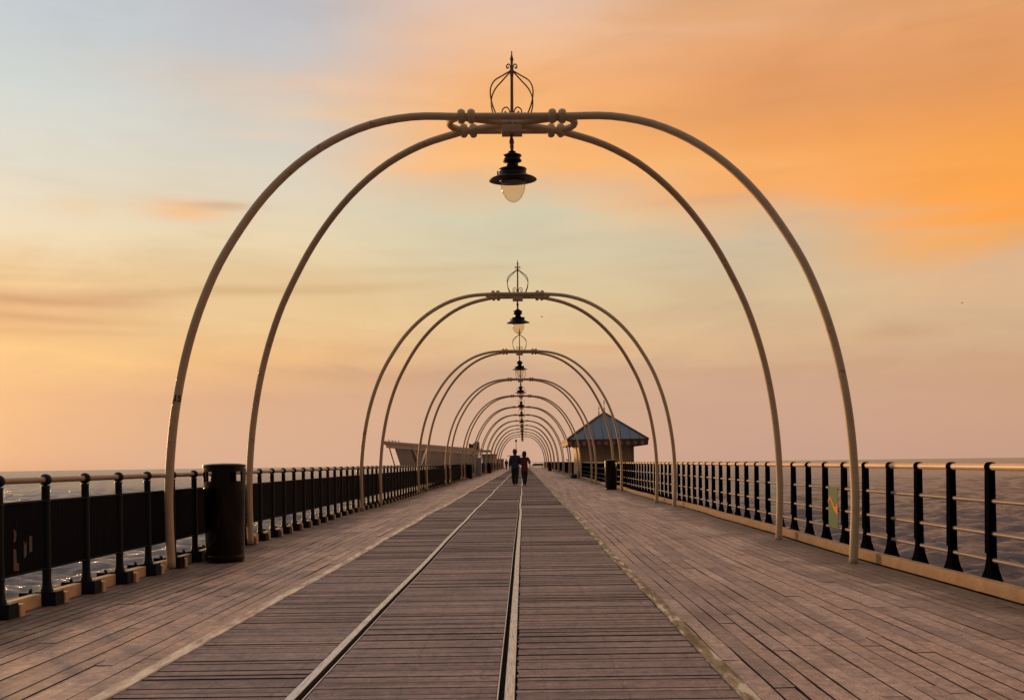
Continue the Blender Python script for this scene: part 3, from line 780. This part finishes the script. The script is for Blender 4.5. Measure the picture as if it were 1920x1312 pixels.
# ------------------------------------------------------------------ litter bins
def make_bin(label, loc, s=1.0):
    t = thing('litter_bin', label, 'bin', loc, 0, 'black cylindrical litter bins on the deck'); t.scale = (s, s, s)
    R0, R1, H = 0.232, 0.250, 1.20
    MB().lathe([(0.222, 0.0), (0.232, 0.012), (0.232, 0.07), (0.225, 0.085), (R0, 0.095), (R1, 0.90), (R1, 0.905), (R1 - 0.02, 0.905), (R1 - 0.02, 0.10)], 40).build('body', 'bin_black', t)
    # collar with four apertures
    c = MB(); segs = 48
    def open_(k): return (k % 12) in (2, 3, 4, 5, 6)
    for k in range(segs):
        a, b_ = 2*PI*k/segs + R(20), 2*PI*(k+1)/segs + R(20)
        def P(r, an, z): return (r*math.cos(an), r*math.sin(an), z)
        def slab(z0, z1):
            c.hexa([P(R1-0.018, a, z0), P(R1+0.004, a, z0), P(R1+0.004, b_, z0), P(R1-0.018, b_, z0), P(R1-0.018, a, z1), P(R1+0.004, a, z1), P(R1+0.004, b_, z1), P(R1-0.018, b_, z1)])
        if open_(k): slab(0.905, 0.985); slab(1.105, 1.165)
        else: slab(0.905, 1.165)
    c.build('collar', 'bin_black', t)
    MB().lathe([(0.0, 1.165), (0.258, 1.165), (0.262, 1.175), (0.258, 1.192), (0.16, 1.206), (0.0, 1.212)], 40).build('lid', 'bin_black', t)
    MB().lathe([(0.0, 0.85), (0.222, 0.86)], 24).build('liner', 'bag_black', t)
    return t
b0 = make_bin('large black litter bin between the legs of the nearest archway on the left', (-3.80, 11.86, 0), 1.02)
def bin_at(px, py, label, s=1.0):
    u, v = unroll(px, py); Y = -EYE / v; d = dup(b0, (u * Y, Y, 0), label); d.scale = (s, s, s); return d
bin_at(1146, 918.5, 'black litter bin beside the right railing, in front of the hipped roof shelter', 1.02)
bin_at(1031, 883, 'distant black litter bin by the right railing, beyond the shelter', 0.95)
bin_at(880.5, 897, 'black litter bin on the left, just nearer than the grey board', 0.90)
bin_at(917.5, 887, 'distant black litter bin on the left, just past the grey board', 0.98)

# ------------------------------------------------------------------ green notice on the right railing
sx0 = 1553.0
def on_right(px, py):
    u, v = unroll(px, py); Y = (RX - 0.03) / u; return Y, EYE + v * Y
ya, za = on_right(1553, 950); yb, zb = on_right(1570.5, 950)
yl, yr = max(ya, yb), min(ya, yb)
nt = thing('railing_notice', 'green notice with an orange zigzag band fixed to the right railing', 'sign', (RX - 0.022, (yl + yr) / 2, 0.535))
hw = (yl - yr) / 2
MB().box(-0.006, 0.0, -hw, hw, -0.25, 0.275).build('board', 'sign_green', nt, bevel=0.002)
zz = MB()
q = [(1.0, 0.095), (0.75, 0.15), (0.5, 0.15), (-0.35, 0.02), (-0.65, 0.03), (-0.92, 0.075), (-1.0, 0.06), (-1.0, -0.09), (-0.6, -0.055), (-0.25, -0.025), (0.35, 0.085), (0.6, 0.115), (0.8, 0.085), (1.0, 0.05)]
zz.prism([(a * hw, c) for a, c in q], -0.0095, -0.0075, 'X'); zz.build('orange_band', 'sign_orange', nt)
for z in (0.265, -0.02, -0.252):
    for s in (-1, 1):
        MB().lathe([(0.010, -0.012), (0.021, -0.012), (0.021, 0.012), (0.010, 0.012)], 10, (0.022, s * (hw + 0.03), z), 'Y').build('clamp', 'black_iron', nt)
# small orange peg behind the kerb
pg = at(1878, 1086, 7.95)
o = MB().tube([(0, 0, 0), (0, 0, 0.11)], [0.012, 0.010], 8).build('marker_peg', 'sign_orange'); o.location = (4.22, 7.95, -0.02)
tag(o, 'short orange peg sticking up behind the right kerb', 'peg')
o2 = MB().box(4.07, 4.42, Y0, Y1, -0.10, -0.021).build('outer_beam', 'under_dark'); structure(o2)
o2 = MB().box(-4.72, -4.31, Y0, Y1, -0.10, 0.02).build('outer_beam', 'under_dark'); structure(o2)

# ------------------------------------------------------------------ shelter on the right
def shelter():
    t = thing('hipped_shelter', 'seaside shelter with slate blue hipped roof and scalloped eaves on the right', 'shelter', (5.83, 69, 0))
    X0, X1, Ya, Yb, HE = -2.78, 2.78, -5.0, 5.0, 2.66
    RA, RB, HR = -2.3, 2.3, 4.62
    m = MB()
    v = [(X0, Ya, HE), (X1, Ya, HE), (X1, Yb, HE), (X0, Yb, HE), (0, RA, HR), (0, RB, HR)]
    b = [(x * 1.0, y * 1.0, z - 0.07) for x, y, z in v]
    m.v = v + b
    for q in ((0, 1, 4), (1, 2, 5, 4), (2, 3, 5), (3, 0, 4, 5)): m.face(q); m.face([i + 6 for i in q][::-1])
    for i in range(4): j = (i + 1) % 4; m.face((i, i + 6, j + 6, j))
    roof = m.build('roof', 'roof_slate', t)
    # standing seams and hip caps
    sm = MB()
    for i in range(1, 9):
        x = X0 + (X1 - X0) * i / 9; f = 1 - abs(x) / 2.78
        sm.tube([(x, Ya, HE + 0.012), (x, Ya + (RA - Ya) * f, HE + (HR - HE) * f + 0.012)], 0.022, 6)
    for i in range(1, 16):
        y = Ya + (Yb - Ya) * i / 16
        f = min(1, (y - Ya) / (RA - Ya), (Yb - y) / (Yb - RB))
        for s in (-1, 1): sm.tube([(s * 2.78, y, HE + 0.012), (s * 2.78 * (1 - f), y, HE + (HR - HE) * f + 0.012)], 0.022, 6)
    sm.build('seam', 'roof_slate', roof)
    cp = MB()
    for (x, y, r) in ((X0, Ya, RA), (X1, Ya, RA), (X0, Yb, RB), (X1, Yb, RB)): cp.tube([(x, y, HE + 0.02), (0, r, HR + 0.03)], 0.06, 8)
    cp.tube([(0, RA, HR + 0.03), (0, RB, HR + 0.03)], 0.06, 8)
    cp.build('ridge_cap', 'roof_trim', roof)
    for y, h in ((RA, 0.95), (RB, 0.75)):
        fz = MB().lathe([(0.06, 0.0), (0.09, 0.10), (0.03, 0.18), (0.055, 0.30), (0.02, 0.36), (0.022, h * 0.7), (0.05, h * 0.74), (0.008, h)], 10)
        f = fz.build('finial', 'finial_iron', roof); f.location = (0, y, HR)
    # scalloped valance, cream boards with dark tips
    def val(p0, p1):
        p0, p1 = Vector(p0), Vector(p1); L = (p1 - p0).length; N = int(L / 0.24); d = (p1 - p0) / N; nrm = Vector((d.y, -d.x, 0)).normalized() * 0.02
        va = MB(); mi = []
        for i in range(N):
            a = p0 + d * i; c = a + d; bb = len(va.v)
            prof = [(0, -0.24), (0.12, -0.31), (0.32, -0.36), (0.5, -0.375), (0.68, -0.36), (0.88, -0.31), (1, -0.24)]; K = len(prof)
            for sgn in (-1, 1):
                for u_, z_ in prof: va.v += [tuple(a.lerp(c, u_) + nrm * sgn), tuple(a.lerp(c, u_) + nrm * sgn + Vector((0, 0, z_)))]
            n0 = len(va.f)
            for k in range(K - 1):
                q = bb + 2*k; w_ = bb + 2*K + 2*k
                va.face((q, q+1, q+3, q+2)); va.face((w_, w_+2, w_+3, w_+1)); va.face((q+1, w_+1, w_+3, q+3)); va.face((q, q+2, w_+2, w_))
            mi += [i % 2] * (len(va.f) - n0)
        o = va.build('valance', 'valance_cream', t); o.data.materials.append(MAT['roof_trim'])
        o.data.polygons.foreach_set('material_index', mi)
    e = 0.03; z = HE - 0.03
    for p0, p1 in (((X0+e, Ya+e, z), (X1-e, Ya+e, z)), ((X1-e, Ya+e, z), (X1-e, Yb-e, z)), ((X1-e, Yb-e, z), (X0+e, Yb-e, z)), ((X0+e, Yb-e, z), (X0+e, Ya+e, z))): val(p0, p1)
    fb = MB()
    for x0, x1, y0, y1 in ((X0, X1, Ya - 0.03, Ya), (X0, X1, Yb, Yb + 0.03), (X0 - 0.03, X0, Ya, Yb), (X1, X1 + 0.03, Ya, Yb)): fb.box(x0, x1, y0, y1, HE - 0.10, HE + 0.03)
    fb.build('gutter', 'roof_trim', t)
    # walls: boarded, near wall with panels, pier side coloured yellow as if sunlit
    wl = MB(); wl.box(-1.83, 1.86, -3.95, 3.95, 0.0, HE - 0.06); w = wl.build('wall', 'shelter_brown', t)
    ys = MB()
    for i in range(26): y0 = -3.98 + i * 0.3062; ys.box(-1.875, -1.832, y0, y0 + 0.296, 0.02, HE - 0.1)
    ys.build('boarding', 'shelter_sunlit', w)
    for x in (-1.83, 0.0, 1.83):
        MB().box(x - 0.06, x + 0.06, -4.02, -3.955, 0.0, HE - 0.08).build('corner_post', 'valance_cream' if x else 'shelter_brown', t)
    MB().box(-1.70, 1.75, -3.985, -3.952, 0.9, 1.0).build('rail_trim', 'shelter_brown', t)
shelter()
bg_ = at(1076, 896.5, 64.0)
u, v = unroll(1076, 896.5); Yb_ = -EYE / v
t = thing('holdall', 'low dark holdall on the deck at the corner of the shelter', 'bag', (u * Yb_, Yb_, 0))
bm_ = MB(); bm_.ball((0, 0, 0.15), 0.23, 0.17, 0.16, 16, 10); bm_.box(-0.19, 0.19, -0.14, 0.14, 0.0, 0.12); bm_.build('body', 'bag_black', t, bevel=0.02)
MB().tube(smooth_path([(-0.12, -0.06, 0.28), (-0.08, -0.06, 0.36), (0.08, -0.06, 0.36), (0.12, -0.06, 0.28)], 4), 0.012, 6).build('handle', 'bag_black', t)
u, v = unroll(1089, 896); Yb_ = -EYE / v
t = thing('sack', 'full black sack leaning by the right railing next to the shelter', 'sack', (u * Yb_, Yb_, 0))
MB().lathe([(0.0, 0.0), (0.24, 0.01), (0.29, 0.10), (0.295, 0.25), (0.25, 0.42), (0.15, 0.53), (0.07, 0.575), (0.05, 0.60), (0.075, 0.64), (0.0, 0.645)], 18).build('body', 'bag_black', t)
MB().lathe([(0.056, 0.59), (0.060, 0.60), (0.056, 0.61)], 14).build('tie', 'valance_cream', t)

# ------------------------------------------------------------------ pavilion beyond the left railing
def pavilion():
    t = thing('pavilion', 'long low grey pavilion with overhanging roof and slanted white struts beyond the left railing', 'building', (0, 0, 0))
    # plan: pier-side roof edge runs from A (near) to B (far)
    A = at(716, 826, 58.0); B = at(905, 841.5, 126.0)
    rd = Vector((B.x - A.x, B.y - A.y, 0)).normalized(); out = Vector((A.x * 0.75, A.y, 0)).normalized()   # splayed plan: the far side is hidden behind the near edge
    L = (Vector((B.x, B.y, 0)) - Vector((A.x, A.y, 0))).length
    def P(s, d, z): p = Vector((A.x, A.y, 0)) + rd * s + out * d; return (p.x, p.y, z)
    def top(s): return A.z + (B.z - A.z) * s / L
    # roof slab with a tapered verge
    m = MB(); m.hexa([P(0.0, 0, top(0)-0.14), P(L, 0, top(L)-0.30), P(L, 9, top(L)-0.30), P(0.0, 9, top(0)-0.14), P(0, 0, top(0)), P(L, 0, top(L)), P(L, 9, top(L)), P(0, 9, top(0))])
    m.build('roof', 'pavilion_fascia', t)
    fa = MB()
    fa.hexa([P(1.4, 0.30, top(0)-0.42), P(L-2, 0.30, top(L)-0.85), P(L-2, 0.42, top(L)-0.85), P(1.4, 0.42, top(0)-0.42), P(1.0, 0.30, top(0)-0.145), P(L-2, 0.30, top(L)-0.305), P(L-2, 0.42, top(L)-0.305), P(1.0, 0.42, top(0)-0.145)])
    fa.build('fascia', 'pavilion_fascia', t)
    zb = -0.5
    nrm = Vector((rd.y, -rd.x, 0))
    def hit(px, py, d):     # where a sight line meets the vertical plane set back d from the roof edge
        u, v = unroll(px, py); o_ = Vector((A.x, A.y, 0)) + out * d
        k = o_.dot(nrm) / (Vector((u, 1, 0)).dot(nrm)); return Vector((u * k, k, EYE + v * k))
    def s_of(px, py, d): h_ = hit(px, py, d); return (h_ - Vector((A.x, A.y, 0)) - out * d).dot(rd)
    s0 = s_of(737.5, 832, 0.9); s1 = s_of(752, 876, 0.9); zb = hit(752, 876, 0.9).z
    wl = MB(); wl.hexa([P(s1, 0.9, zb), P(L-5, 0.9, zb), P(L-5, 8, zb), P(s1, 8, zb), P(s0, 0.9, top(s0)-0.16), P(L-5, 0.9, top(L)-0.32), P(L-5, 8, top(L)-0.32), P(s0, 8, top(s0)-0.16)])
    w = wl.build('wall', 'pavilion_wall', t)
    # panel joints
    j = MB()
    for s in np.arange(12, L - 6, 7.0): j.hexa([P(s, 0.885, zb), P(s+0.12, 0.885, zb), P(s+0.12, 0.898, zb), P(s, 0.898, zb), P(s, 0.885, top(s)-0.4), P(s+0.12, 0.885, top(s)-0.4), P(s+0.12, 0.898, top(s)-0.4), P(s, 0.898, top(s)-0.4)])
    j.build('joint', 'pavilion_dark', w)
    def strut(px0, py0, px1, py1, d, r=0.09, mat='pavilion_white'):
        a, b = hit(px0, py0, d), hit(px1, py1, d)
        b = a + (b - a) * 1.25
        MB().tube([a, b], r, 8).build('strut', mat, t)
    strut(727.5, 831, 739.0, 869, 0.6, 0.04, 'pavilion_dark')
    strut(773, 839, 783.5, 868, 0.5, 0.10); strut(799, 841, 790, 868, 0.5, 0.10)
    strut(884, 848, 892, 866, 0.5, 0.14); strut(898, 848, 894, 866, 0.5, 0.14)
    MB().hexa([P(L-12, 0.6, zb), P(L-7, 0.6, zb), P(L-7, 2.5, zb), P(L-12, 2.5, zb), P(L-14, 0.6, top(L)-0.35), P(L-5, 0.6, top(L)-0.35), P(L-5, 2.5, top(L)-0.35), P(L-14, 2.5, top(L)-0.35)]).build('pier_column', 'pavilion_dark', t)
    # dark swept vent house on the roof
    c0 = at(879, 837, 116.0); c1 = at(897, 838, 116.0)
    x0, x1, z0 = c0.x, c1.x, min(c0.z, c1.z) - 0.25
    zt = at(897, 827, 116).z; zl = at(880, 829.5, 116).z
    MB().prism([(x0, z0), (x1, z0), (x1, zt - 0.05), (x1 - 0.1, zt), (x0 + 0.85, zt + 0.02), (x0 + 0.62, zl - 0.05), (x0 + 0.45, zl - 0.22), (x0 - 0.02, zl - 0.1)], 116.0, 119.0).build('vent_house', 'pavilion_dark', t)
    # lower flat canopy at the far end
    d0 = at(898, 841, 128.0); d1 = at(919, 844.5, 128.0)
    MB().box(d0.x, d1.x, 128, 132, d1.z - 0.18, d1.z + 0.08).build('canopy', 'pavilion_fascia', t)
pavilion()
for lab, p0, p1, Y in (('beige flat roofed kiosk beyond the left railing, past the pavilion', (904, 851), (931, 872), 150.0),
                       ('small beige hut, lowest and farthest of the blocks beyond the left railing', (931, 860), (944, 875), 172.0)):
    a = at(p0[0], p0[1], Y); b = at(p1[0], p1[1], Y)
    t = thing('kiosk', lab, 'kiosk', ((a.x + b.x) / 2, Y + 2, 0))
    w_ = (b.x - a.x) / 2
    h_ = a.z
    MB().box(-w_, w_, -2, 2, -0.3, h_ - 0.12).build('wall', 'beige_block', t)
    MB().box(-w_ - 0.12, w_ + 0.12, -2.15, 2.15, h_ - 0.115, h_).build('roof', 'pavilion_fascia', t)
    for k in range(3): MB().box(-w_ + (k + 0.5) * w_ * 0.62, -w_ + (k + 0.5) * w_ * 0.62 + 0.06, -2.05, -2.003, -0.2, h_ - 0.2).build('batten', 'pavilion_fascia', t)

# grey board standing against the left railing
u, v = unroll(897, 893); Yb_ = -EYE / v
t = thing('information_board', 'plain grey upright board with pale frame by the left railing', 'board', (u * Yb_, Yb_, 0))
hb = 1.58; wb = 0.24
MB().box(-wb, wb, -0.02, 0.02, 0.03, hb).build('panel', 'board_grey', t, bevel=0.004)
for x in (-wb - 0.02, wb + 0.02): MB().box(x - 0.018, x + 0.018, -0.03, 0.03, -0.01, hb + 0.04).build('frame_post', 'pavilion_white', t)
MB().box(-wb - 0.002, wb + 0.002, -0.026, 0.026, hb + 0.002, hb + 0.038).build('frame_top', 'pavilion_white', t)

# ------------------------------------------------------------------ far end of the pier
p = at(967.5, 826, 192.0)
t = thing('lamp_mast', 'tall thin mast with round head at the far end of the pier', 'lamp post', (p.x, 192, 0))
MB().lathe([(0.16, 0), (0.14, 0.4), (0.08, 0.7), (0.06, p.z - 0.3)], 10).build('mast', 'finial_iron', t)
MB().ball((0, 0, p.z), 0.24, 0.24, 0.30, 12, 8).build('head', 'finial_iron', t)
a = at(951, 854, 191.0); b = at(979, 854, 191.0)
t = thing('canopy', 'small flat canopy on posts at the far end of the pier, behind the couple', 'canopy', ((a.x + b.x) / 2, 193, 0))
w_ = (b.x - a.x) / 2
MB().box(-w_, w_, -1.2, 1.2, a.z - 0.07, a.z + 0.05).build('roof', 'pavilion_fascia', t)
for x in (-w_ * 0.5, w_ * 0.6):
    MB().tube([(x, 0, 0), (x, 0, a.z - 0.07)], 0.05, 8).build('post', 'finial_iron', t)
u, v = unroll(1006, 877); Yb_ = 180.0
t = thing('bench', 'low dark bench at the far right end of the pier deck', 'bench', (u * Yb_ + 0.2, Yb_, 0))
MB().box(-1.1, 1.1, -0.25, 0.25, 0.40, 0.46).build('seat', 'pavilion_dark', t)
MB().hexa([(-1.0, 0.22, 0.47), (1.1, 0.22, 0.47), (1.1, 0.27, 0.47), (-1.0, 0.27, 0.47), (-0.8, 0.34, 0.86), (1.1, 0.34, 0.86), (1.1, 0.39, 0.86), (-0.8, 0.39, 0.86)]).build('backrest', 'pavilion_dark', t)
for x in (-0.9, 0.9): MB().box(x - 0.05, x + 0.05, -0.22, 0.22, 0, 0.40).build('leg', 'pavilion_dark', t)
p = at(994, 875.5, 186.5)
t = thing('bollard', 'short white bollard with dark foot at the far end of the pier', 'bollard', (p.x, 186.5, 0))
MB().lathe([(0.06, 0.1), (0.06, 0.9), (0.075, 0.95), (0.0, 1.0)], 10).build('post', 'pavilion_white', t)
MB().lathe([(0.16, 0.0), (0.15, 0.1), (0.06, 0.12)], 10).build('foot', 'under_dark', t)

# ------------------------------------------------------------------ people
def skin(name, verts, edges, mat, parent, sub=2, root=0):
    me = bpy.data.meshes.new(name); me.from_pydata([v[0] for v in verts], edges, []); me.update()
    o = bpy.data.objects.new(name, me); COL.objects.link(o)
    sk = o.modifiers.new('skin', 'SKIN'); sk.use_smooth_shade = True
    for i, v in enumerate(verts):
        r = v[1] if isinstance(v[1], tuple) else (v[1], v[1])
        me.skin_vertices[0].data[i].radius = r; me.skin_vertices[0].data[i].use_root = (i == root)
    ss = o.modifiers.new('sub', 'SUBSURF'); ss.levels = sub; ss.render_levels = sub
    dg = bpy.context.evaluated_depsgraph_get(); dg.update()
    m2 = bpy.data.meshes.new_from_object(o.evaluated_get(dg))
    bpy.data.objects.remove(o); m2.name = name
    m2.polygons.foreach_set('use_smooth', [True] * len(m2.polygons)); m2.materials.clear(); m2.materials.append(MAT[mat])
    q = bpy.data.objects.new(name, m2); COL.objects.link(q); q.parent = parent
    return q
def person(label, loc, rz, H, arms, legs, coat, coat_mat, leg_mat, hair_mat, hair_long, bulk=1.0):
    """local frame: x right, y ahead, z up, built 1.75 m tall then scaled"""
    t = thing('person', label, 'person', loc, rz); k = H / 1.75; t.scale = (k, k, k)
    V = []; E = []
    def add(p, r, par=None):
        V.append((p, r)); i = len(V) - 1
        if par is not None: E.append((par, i))
        return i
    pel = add((0, 0, 0.95), (0.145, 0.105)); wa = add((0, 0, 1.10), (0.13, 0.095), pel); ch = add((0, -0.01, 1.30), (0.155, 0.11), wa)
    nb = add((0, -0.01, 1.45), (0.075, 0.065), ch); nk = add((0, 0.0, 1.52), 0.052, nb)
    hd = add((0, 0.015, 1.60), (0.088, 0.100), nk); hu = add((0, 0.005, 1.675), (0.098, 0.110), hd); ht = add((0, 0.0, 1.735), (0.062, 0.070), hu)
    add((0, 0.115, 1.615), 0.012, hd)                                 # nose
    for s in (-1, 1): add((s * 0.082, 0.0, 1.625), (0.010, 0.016), hd)  # ears
    for s, A in zip((-1, 1), arms):
        sh = add((s * 0.185, -0.01, 1.405), 0.058, ch)
        el_ = add(A[0], 0.043, sh); wr = add(A[1], 0.029, el_)
        d = Vector(A[2]).normalized(); side = Vector(A[3]).normalized()
        w0 = Vector(A[1]); pa = add(tuple(w0 + d * 0.065), (0.032, 0.020), wr)
        for f in range(4):
            o_ = side * (0.027 - 0.018 * f); ln = (0.075, 0.083, 0.078, 0.062)[f]
            cr = d.cross(side) * (0.018 + 0.004 * f)
            k1 = add(tuple(w0 + d * (0.095) + o_), 0.0095, pa); k2 = add(tuple(w0 + d * (0.095 + ln * 0.5) + o_ + cr * 0.4), 0.0085, k1)
            add(tuple(w0 + d * (0.095 + ln * 0.88) + o_ + cr), 0.0075, k2)
        th = add(tuple(w0 + d * 0.045 + side * 0.042), 0.011, pa); add(tuple(w0 + d * 0.085 + side * 0.055), 0.009, th)
    for s, Lg in zip((-1, 1), legs):
        hp = add((s * 0.085, 0, 0.90), 0.088, pel); kn = add(Lg[0], 0.058, hp); an = add(Lg[1], 0.040, kn); add((Lg[1][0], Lg[1][1] + 0.13, max(0.035, Lg[1][2] - 0.055)), 0.034, an)
    skin('body', V, E, 'skin', t)
    # trousers
    V = []; E = []
    pel = add((0, 0, 1.03), (0.158 * bulk, 0.118 * bulk)); c0 = add((0, 0, 0.90), (0.155 * bulk, 0.115 * bulk), pel)
    for s, Lg in zip((-1, 1), legs):
        hp = add((s * 0.080, 0, 0.80), 0.120 * bulk, c0); kn = add(Lg[0], 0.098 * bulk, hp); m_ = Vector(Lg[0]).lerp(Vector(Lg[1]), 0.5); mm = add(tuple(m_), 0.088 * bulk, kn)
        add((Lg[1][0], Lg[1][1], Lg[1][2] - 0.02), 0.074 * bulk, mm)
    skin('trousers', V, E, leg_mat, t)
    for Lg in legs:
        V = []; E = []
        a, z = Lg[1], Lg[1][2]
        h = add((a[0], a[1] - 0.045, z - 0.045), (0.042, 0.040)); m2 = add((a[0], a[1] + 0.06, z - 0.05), (0.046, 0.034), h); add((a[0], a[1] + 0.165, z - 0.058), (0.040, 0.024), m2)
        skin('shoe', V, E, 'shoe_black', t)
    # coat
    V = []; E = []
    ch = add((0, -0.01, 1.30), (0.185 * bulk, 0.135 * bulk)); cu = add((0, -0.01, 1.42), (0.135, 0.100), ch); add((0, 0.0, 1.505), (0.072, 0.072), cu)
    wa = add((0, 0, 1.12), (0.170 * bulk, 0.132 * bulk), ch); hm_ = add((0, 0, 0.95), (0.188 * bulk, 0.145 * bulk), wa)
    if coat < 0.9: c1 = add((0, 0, (coat + 0.95) / 2), (0.205 * bulk, 0.16 * bulk), hm_); add((0, 0, coat), (0.205 * bulk, 0.165 * bulk), c1)
    else: add((0, 0, 0.90), (0.186 * bulk, 0.143 * bulk), hm_)
    for s, A in zip((-1, 1), arms):
        sh = add((s * 0.195, -0.01, 1.40), 0.078 * bulk, ch); el_ = add(A[0], 0.066 * bulk, sh); w1 = Vector(A[0]).lerp(Vector(A[1]), 0.55); a1 = add(tuple(w1), 0.055 * bulk, el_); add(tuple(Vector(A[0]).lerp(Vector(A[1]), 0.97)), 0.045, a1)
    skin('coat', V, E, coat_mat, t)
    # hair: a cap over the skull, longer at the back when worn long
    hb_ = MB(); hb_.ball((0, -0.020, 1.668), 0.118, 0.120, 0.122, 18, 12)
    if hair_long: hb_.ball((0, -0.045, 1.585), 0.118, 0.080, 0.135, 16, 10)
    else: hb_.ball((0, -0.040, 1.59), 0.100, 0.072, 0.09, 14, 9)
    hb_.build('hair', hair_mat, t)
    return t
hang = lambda s, y=0.02: ((s * 0.245, -0.03 + y, 1.13), (s * 0.262, 0.02 + y, 0.88), (s * 0.02, 0.1, -1), (-s * 0.2, 1, 0))
link = lambda s: ((s * 0.265, -0.05, 1.15), (s * 0.16, 0.17, 1.10), (-s * 0.6, 0.8, 0.1), (0, 0.1, 1))
legs_a = (((-0.075, 0.10, 0.50), (-0.055, 0.12, 0.095)), ((0.070, -0.02, 0.49), (0.060, -0.20, 0.125)))
legs_b = (((-0.055, -0.01, 0.50), (-0.025, -0.16, 0.12)), ((0.065, 0.11, 0.50), (0.035, 0.13, 0.095)))
person('taller person in navy jacket and dark trousers, walking at the left of the couple', (-0.42, 47.4, dz(47.4)), 0, 1.83, (hang(-1), link(1)), legs_a, 0.80, 'jacket_navy', 'trouser_dark', 'hair_brown', False, 1.12)
person('shorter person in dark red coat, walking at the right of the couple', (0.055, 47.45, dz(47.4)), 0, 1.72, (link(-1), ((0.285, -0.06, 1.19), (0.24, 0.17, 1.14), (-0.5, 0.9, 0.2), (0, 0.1, 1))), legs_b, 0.64, 'jacket_red', 'jeans_dark', 'hair_dark', True, 1.02)
u, v = unroll(949.5, 880); Yp = -EYE / v
person('distant person in a brown coat alone near the far end of the deck', (u * Yp, Yp, 0), 0.2, 1.66, (hang(-1), hang(1)), legs_b, 0.80, 'coat_brown', 'trouser_dark', 'hair_dark', False, 1.1)

# ------------------------------------------------------------------ gulls
def gull_mesh_fly():
    b = MB(); b.tube(smooth_path([(0, -0.22, 0), (0, -0.1, 0.0), (0, 0.05, 0.01), (0, 0.18, 0.02), (0, 0.25, 0.02)], 3), [0.012] + [0.05] * 10 + [0.03, 0.01], 10) if False else None
    b.tube([(0, -0.24, 0), (0, -0.12, 0), (0, 0.02, 0.005), (0, 0.13, 0.01), (0, 0.19, 0.015), (0, 0.24, 0.01)], [0.02, 0.045, 0.058, 0.045, 0.035, 0.006], 12)
    w = MB()
    for s in (-1, 1):
        P = [(0.03, 0.06, 0.02), (0.28, 0.10, 0.11), (0.62, -0.02, 0.03), (0.60, -0.06, 0.03), (0.27, -0.05, 0.10), (0.03, -0.08, 0.02)]
        bb = len(w.v)
        for dzz in (0.0, 0.012):
            for x, y, z in P: w.v.append((s * x, y, z + dzz))
        K = 6
        for q in ((0, 1, 4, 5), (1, 2, 3, 4)): w.face([bb + i for i in q]); w.face([bb + K + i for i in q][::-1])
        for i in range(K): j = (i+1) % K; w.face((bb+i, bb+j, bb+K+j, bb+K+i))
    return b, w
def flying(label, p, rz, roll):
    t = thing('gull', label, 'bird', p, rz); t.rotation_euler = (0, roll, rz); t.scale = (0.6, 0.6, 0.6)
    b, w = gull_mesh_fly(); b.build('body', 'gull_white', t); w.build('wing', 'gull_grey', t)
flying('tiny gull in flight in the open sky just right of the second lamp', at(1016, 594, 120), R(70), R(12))
flying('tiny gull in flight in the sky at the far right', at(1804, 568, 130), R(-80), R(-16))
def perched(label, p, rz, s=1.0, group=None):
    t = thing('gull', label, 'bird', p, rz, group); t.scale = (s, s, s)
    b = MB(); b.tube([(0, -0.26, 0.15), (0, -0.14, 0.17), (0, 0.0, 0.20), (0, 0.10, 0.25), (0, 0.13, 0.31), (0, 0.16, 0.355), (0, 0.19, 0.36), (0, 0.25, 0.35)], [0.012, 0.05, 0.075, 0.065, 0.045, 0.042, 0.035, 0.006], 12)
    b.build('body', 'gull_grey', t)
    for x in (-0.03, 0.03): MB().tube([(x, 0.0, 0.15), (x, 0.01, 0.0)], 0.008, 6).build('leg', 'sign_orange', t)
A_ = at(716, 826, 58.0); B_ = at(905, 841.5, 126.0)
for i, px in enumerate((738, 744.5, 750, 755.5)):
    # stand along the pier-side roof edge
    u = unroll(px, 824)[0]; dx_, dy_ = B_.x - A_.x, B_.y - A_.y
    s_ = (u * A_.y - A_.x) / (dx_ - u * dy_)
    X_, Y_ = A_.x + dx_ * s_, A_.y + dy_ * s_; z_ = A_.z + (B_.z - A_.z) * s_
    perched('gull perched on the near roof edge of the grey pavilion', (X_ - 0.35, Y_ + 0.3, z_), R(50 + 60 * i), 0.42, 'gulls perched along the pavilion roof')
p = at(1063.5, 865, 86.5)
perched('gull perched on the right railing, left of the hipped roof shelter', (RX, 86.5, RAILH + 0.03), R(60), 0.8)
